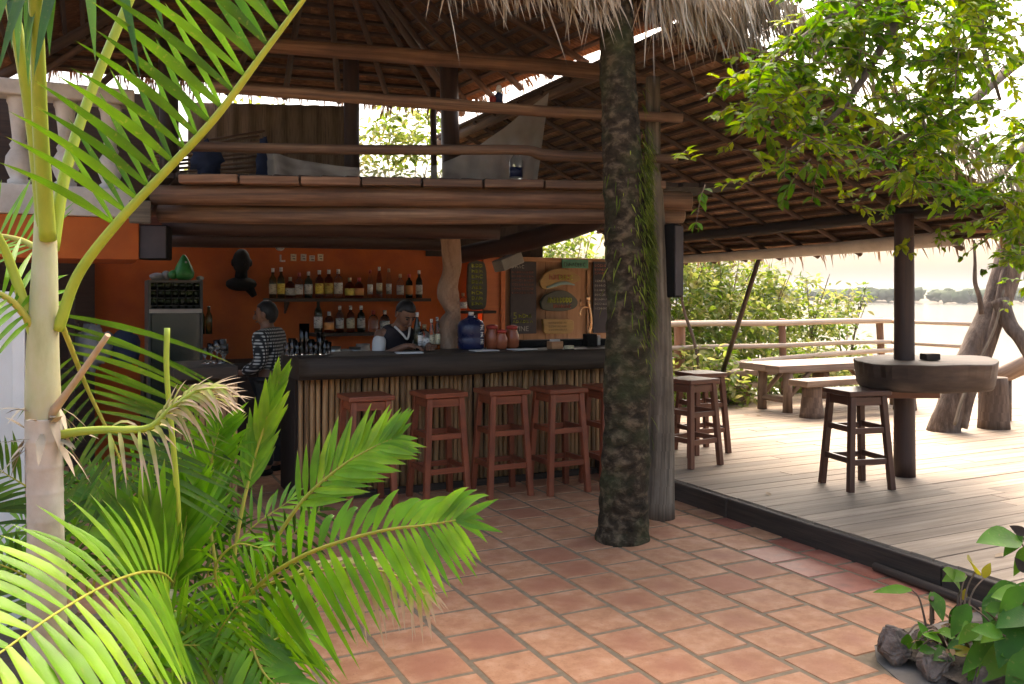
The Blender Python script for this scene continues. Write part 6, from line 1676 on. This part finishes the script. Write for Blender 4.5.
# blades of higher fronds hanging into the top edge
frond(pa, [(-30, -60, 2.4), (20, -50, 2.35), (80, -40, 2.3), (150, -45, 2.3)], 8, .34, (0, .6, -.7), 'frondtop', w=.034, ang=(75, 60), droop=.5, lift=-.1, seed=8, sides=(-1, 1))
frond(pa, [(6, -20, 2.45), (30, -30, 2.4), (60, -30, 2.35)], 5, .26, (0, .3, -.9), 'frondtop', w=.045, ang=(80, 70), droop=.4, lift=-.1, seed=9, sides=(1, -1))
# withered frond
frond(pa, [(42, 440, 2.62), (70, 433, 2.6), (100, 430, 2.58), (148, 428, 2.56), (172, 408, 2.55), (196, 392, 2.55), (216, 388, 2.55)], 20, .16, (.1, .75, -.6), 'fronddead', w=.014, ang=(60, 30), droop=.75, lift=.15, r0=.015, t0=.35, seed=10, rmat='petiole', jitter=.22)
frond(pa, [(150, 428, 2.56), (176, 404, 2.57), (198, 396, 2.58), (220, 400, 2.58)], 14, .17, (.1, .9, -.3), 'fronddead', w=.012, ang=(45, 20), droop=.25, lift=.3, r0=.006, t0=.1, seed=11, rmat='petiole', jitter=.25)
mb = MB(); mb.tube(catmull([at(50, 416, 2.6), at(78, 378, 2.56), at(108, 335, 2.5)], 6), [.015, .011, .010, .008], n=9, jit=.2); mb.build('cut_stalk', M['drystalk'], pa)

pb_ = thing('young_palm', 'young palm with the broad pale frond bending to the lower left corner', 'palm tree', pbase(165, 2.95), 0, 'palms in the left bed')
fan = lambda t_: 1.0 if t_ < .55 else 1.0 - .45 * (t_ - .55)
frond(pb_, [(172, 582, 2.95), (163, 574, 2.8), (146, 572, 2.62), (122, 578, 2.42), (92, 592, 2.2), (55, 614, 1.98), (15, 642, 1.78), (-30, 675, 1.62), (-70, 710, 1.5)], 28, .33, (.38, .42, -.8), 'frondlit', w=.054, ang=(106, 50), droop=.2, lift=.0, r0=.0055, t0=.02, seed=21, Lshape=fan, jitter=.03)
frond(pb_, [(166, 600, 3.0), (160, 575, 3.0), (152, 545, 3.0), (144, 520, 3.0)], 10, .34, (.15, .2, -.95), 'frond', w=.05, ang=(34, 16), droop=.02, lift=.05, r0=.009, t0=.05, seed=22, jitter=.05)
frond(pb_, [(170, 600, 3.05), (176, 570, 3.05), (184, 535, 3.1), (188, 505, 3.1)], 11, .33, (-.1, .2, -.95), 'frond', w=.044, ang=(32, 16), droop=.02, lift=.05, r0=.009, t0=.05, seed=23, jitter=.05)
frond(pb_, [(168, 605, 3.05), (140, 560, 3.1), (112, 520, 3.15), (96, 495, 3.2)], 11, .26, (-.1, .2, -.95), 'frond', w=.036, ang=(45, 20), droop=.05, lift=.05, r0=.008, t0=.15, seed=24, jitter=.06)
mb = MB(); q_ = pbase(165, 2.95); mb.tube(catmull([q_, V((q_.x, q_.y, .3)), at(168, 590, 2.98)], 6), [.035, .03, .018], n=12); mb.build('trunk', M['crownshaft'], pb_)

pc = thing('spreading_palm', 'bright palm whose long frond reaches right over the terracotta tiles', 'palm tree', pbase(225, 3.15), 0, 'palms in the left bed')
mb = MB(); q_ = pbase(225, 3.15); mb.tube(catmull([q_, V((q_.x, q_.y, .25)), at(230, 620, 3.1)], 6), [.035, .03, .018], n=12); mb.build('trunk', M['crownshaft'], pc)
frond(pc, [(232, 618, 3.08), (262, 582, 3.0), (300, 557, 2.92), (345, 540, 2.86), (390, 529, 2.82), (425, 525, 2.80), (456, 520, 2.78)], 27, .40, (-.15, .30, -.92), 'frond', w=.036, ang=(80, 58), droop=.06, lift=.02, r0=.0075, t0=.02, seed=31, Lshape=lambda t_: 1.0 if t_ < .25 else 1.0 - .78 * (t_ - .25), jitter=.04, sides=(1,))
frond(pc, [(233, 619, 3.08), (263, 583, 3.0), (301, 558, 2.92), (346, 541, 2.86), (391, 530, 2.82), (426, 526, 2.80), (456, 520.5, 2.78)], 25, .27, (-.15, .30, -.92), 'frond', w=.034, ang=(70, 46), droop=.5, lift=.0, r0=.005, t0=.04, seed=38, Lshape=lambda t_: 1.0 if t_ < .5 else 1.0 - .45 * (t_ - .5), jitter=.06, sides=(-1,))
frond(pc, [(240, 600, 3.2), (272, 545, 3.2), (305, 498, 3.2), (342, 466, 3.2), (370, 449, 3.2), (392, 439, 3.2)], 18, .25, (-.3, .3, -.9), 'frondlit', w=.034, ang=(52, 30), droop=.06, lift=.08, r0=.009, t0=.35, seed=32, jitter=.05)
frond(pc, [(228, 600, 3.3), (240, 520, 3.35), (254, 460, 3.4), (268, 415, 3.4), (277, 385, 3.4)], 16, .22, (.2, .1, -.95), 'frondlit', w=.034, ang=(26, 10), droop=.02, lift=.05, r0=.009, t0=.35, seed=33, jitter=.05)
frond(pc, [(222, 600, 3.3), (212, 540, 3.35), (208, 490, 3.4), (214, 450, 3.4), (220, 428, 3.4)], 14, .26, (.1, .2, -.95), 'frond', w=.03, ang=(42, 25), droop=.08, lift=.1, r0=.008, t0=.2, seed=34, jitter=.08)
frond(pc, [(250, 590, 3.05), (300, 575, 2.98), (350, 568, 2.92), (395, 575, 2.88), (425, 595, 2.86)], 16, .16, (0, .6, -.7), 'fronddead', w=.018, ang=(65, 40), droop=.7, lift=.0, r0=.006, t0=.2, seed=35, jitter=.15)
frond(pc, [(240, 610, 3.0), (250, 640, 2.95), (262, 670, 2.9), (280, 690, 2.85)], 10, .26, (.2, .4, -.8), 'frond', w=.032, ang=(60, 40), droop=.5, lift=.1, r0=.007, t0=.0, seed=36, jitter=.1)
frond(pc, [(228, 610, 3.1), (215, 570, 3.05), (235, 545, 3.0), (262, 548, 2.95)], 10, .16, (.2, .5, -.8), 'frond', w=.014, ang=(60, 40), droop=.6, lift=.1, r0=.006, t0=.1, seed=37, jitter=.15)
mb = MB(); mb.tube(catmull([at(184, 620, 3.1), at(176, 480, 3.0), at(167, 380, 2.95), at(167, 328, 2.95)], 6), [.012, .010, .009, .010], n=9); mb.build('cut_stalk', M['petiole'], pc)

# dense undergrowth of smaller fronds behind
ug = [((60, 560), (40, 500), (0, 470), 3.1), ((80, 600), (60, 540), (20, 520), 3.2), ((110, 600), (120, 520), (100, 470), 3.4), ((130, 600), (150, 500), (160, 450), 3.5), ((170, 600), (200, 520), (235, 470), 3.6), ((200, 610), (240, 540), (290, 500), 3.65),
      ((180, 600), (185, 520), (215, 450), 3.55), ((90, 600), (75, 530), (80, 480), 3.5), ((150, 640), (190, 590), (240, 580), 3.4), ((120, 650), (160, 610), (220, 630), 3.0), ((210, 650), (250, 600), (300, 560), 3.5), ((200, 660), (235, 640), (270, 660), 3.1),
      ((60, 620), (30, 580), (-10, 560), 3.0), ((40, 580), (15, 560), (-20, 580), 3.1), ((230, 640), (270, 560), (320, 510), 3.6), ((190, 640), (210, 560), (200, 500), 3.5),
      ((215, 690), (190, 640), (150, 612), 2.95), ((240, 690), (268, 645), (300, 630), 2.95), ((200, 690), (215, 640), (240, 600), 3.0), ((120, 700), (150, 650), (200, 645), 2.85), ((180, 600), (205, 500), (240, 445), 3.5), ((160, 600), (170, 510), (180, 455), 3.4), ((90, 600), (110, 520), (140, 470), 3.3)]
for i, (a_, b_, c_, Z) in enumerate(ug):
    if i % 4 == 0:
        up_ = thing('low_palm', ['low dark palm at the left edge below the pale trunk', 'low palm sprouting behind the young palm', 'low palm at the foot of the spreading palm', 'low palm nearest the tiles in the left bed', 'low bright palm at the bottom edge below the spreading palm', 'upright low palm between the pale trunk and the spreading palm'][i // 4], 'palm tree', pbase(a_[0], Z), 0, 'low palms in the left bed')
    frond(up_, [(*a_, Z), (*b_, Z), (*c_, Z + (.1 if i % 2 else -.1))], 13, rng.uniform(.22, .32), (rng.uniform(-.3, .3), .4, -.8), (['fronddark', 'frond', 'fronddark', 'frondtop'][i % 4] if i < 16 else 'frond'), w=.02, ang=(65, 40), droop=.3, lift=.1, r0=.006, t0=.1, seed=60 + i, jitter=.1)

# ================================================================== LIGHT, AIR, CAMERA
hz = MB(); hz.box((100, 100, 12), (4300, 4300, 40))
nt = NT('river_haze'); pv = nt.new('ShaderNodeVolumePrincipled'); pv.inputs['Color'].default_value = (.93, .95, .96, 1); pv.inputs['Density'].default_value = .0003; pv.inputs['Anisotropy'].default_value = .2
nt.link(pv.outputs[0], nt.out.inputs['Volume'])
tag(hz.build('haze', nt.m), 'pale haze hanging over the river', 'haze', kind='stuff')
world = bpy.data.worlds.new('World'); sc.world = world; world.use_nodes = True
wt = world.node_tree; bg = wt.nodes['Background']
sky = wt.nodes.new('ShaderNodeTexSky'); sky.sky_type = 'NISHITA'; sky.sun_disc = False
SUN_EL, SUN_AZ = R(50), R(42)          # azimuth clockwise from +Y: right and a little behind the camera
sky.sun_elevation = SUN_EL; sky.sun_rotation = SUN_AZ
sky.air_density = 1.0; sky.dust_density = 9.0; sky.ozone_density = 0.05
wt.links.new(sky.outputs[0], bg.inputs[0]); bg.inputs[1].default_value = 0.15
sl = bpy.data.lights.new('sun', 'SUN'); sl.energy = .6; sl.angle = R(70); sl.color = (1, .90, .77)
so_ = bpy.data.objects.new('sun', sl); col.objects.link(so_)
sd_ = V((math.sin(SUN_AZ) * math.cos(SUN_EL), math.cos(SUN_AZ) * math.cos(SUN_EL), math.sin(SUN_EL)))
so_.rotation_euler = sd_.to_track_quat('Z', 'Y').to_euler(); so_.location = (0, 0, 30)

cam = bpy.data.cameras.new('camera'); co_ = bpy.data.objects.new('camera', cam); col.objects.link(co_)
co_.location = (0, 0, HC); co_.rotation_euler = (R(90), 0, -YAW)
cam.sensor_width = 36; cam.lens = F / 1024 * 36; cam.shift_y = -(342 - H0) / 1024
cam.clip_start = .05; cam.clip_end = 6000
sc.camera = co_
sc.view_settings.view_transform = 'Standard'; sc.view_settings.look = 'None'; sc.view_settings.gamma = 1
sc.view_settings.exposure = 2.0
sc.render.engine = 'CYCLES'
cy = sc.cycles
cy.use_denoising = True; cy.max_bounces = 9; cy.diffuse_bounces = 5; cy.glossy_bounces = 4; cy.transmission_bounces = 7; cy.transparent_max_bounces = 12
cy.sample_clamp_indirect = 6; cy.caustics_reflective = False; cy.caustics_refractive = False
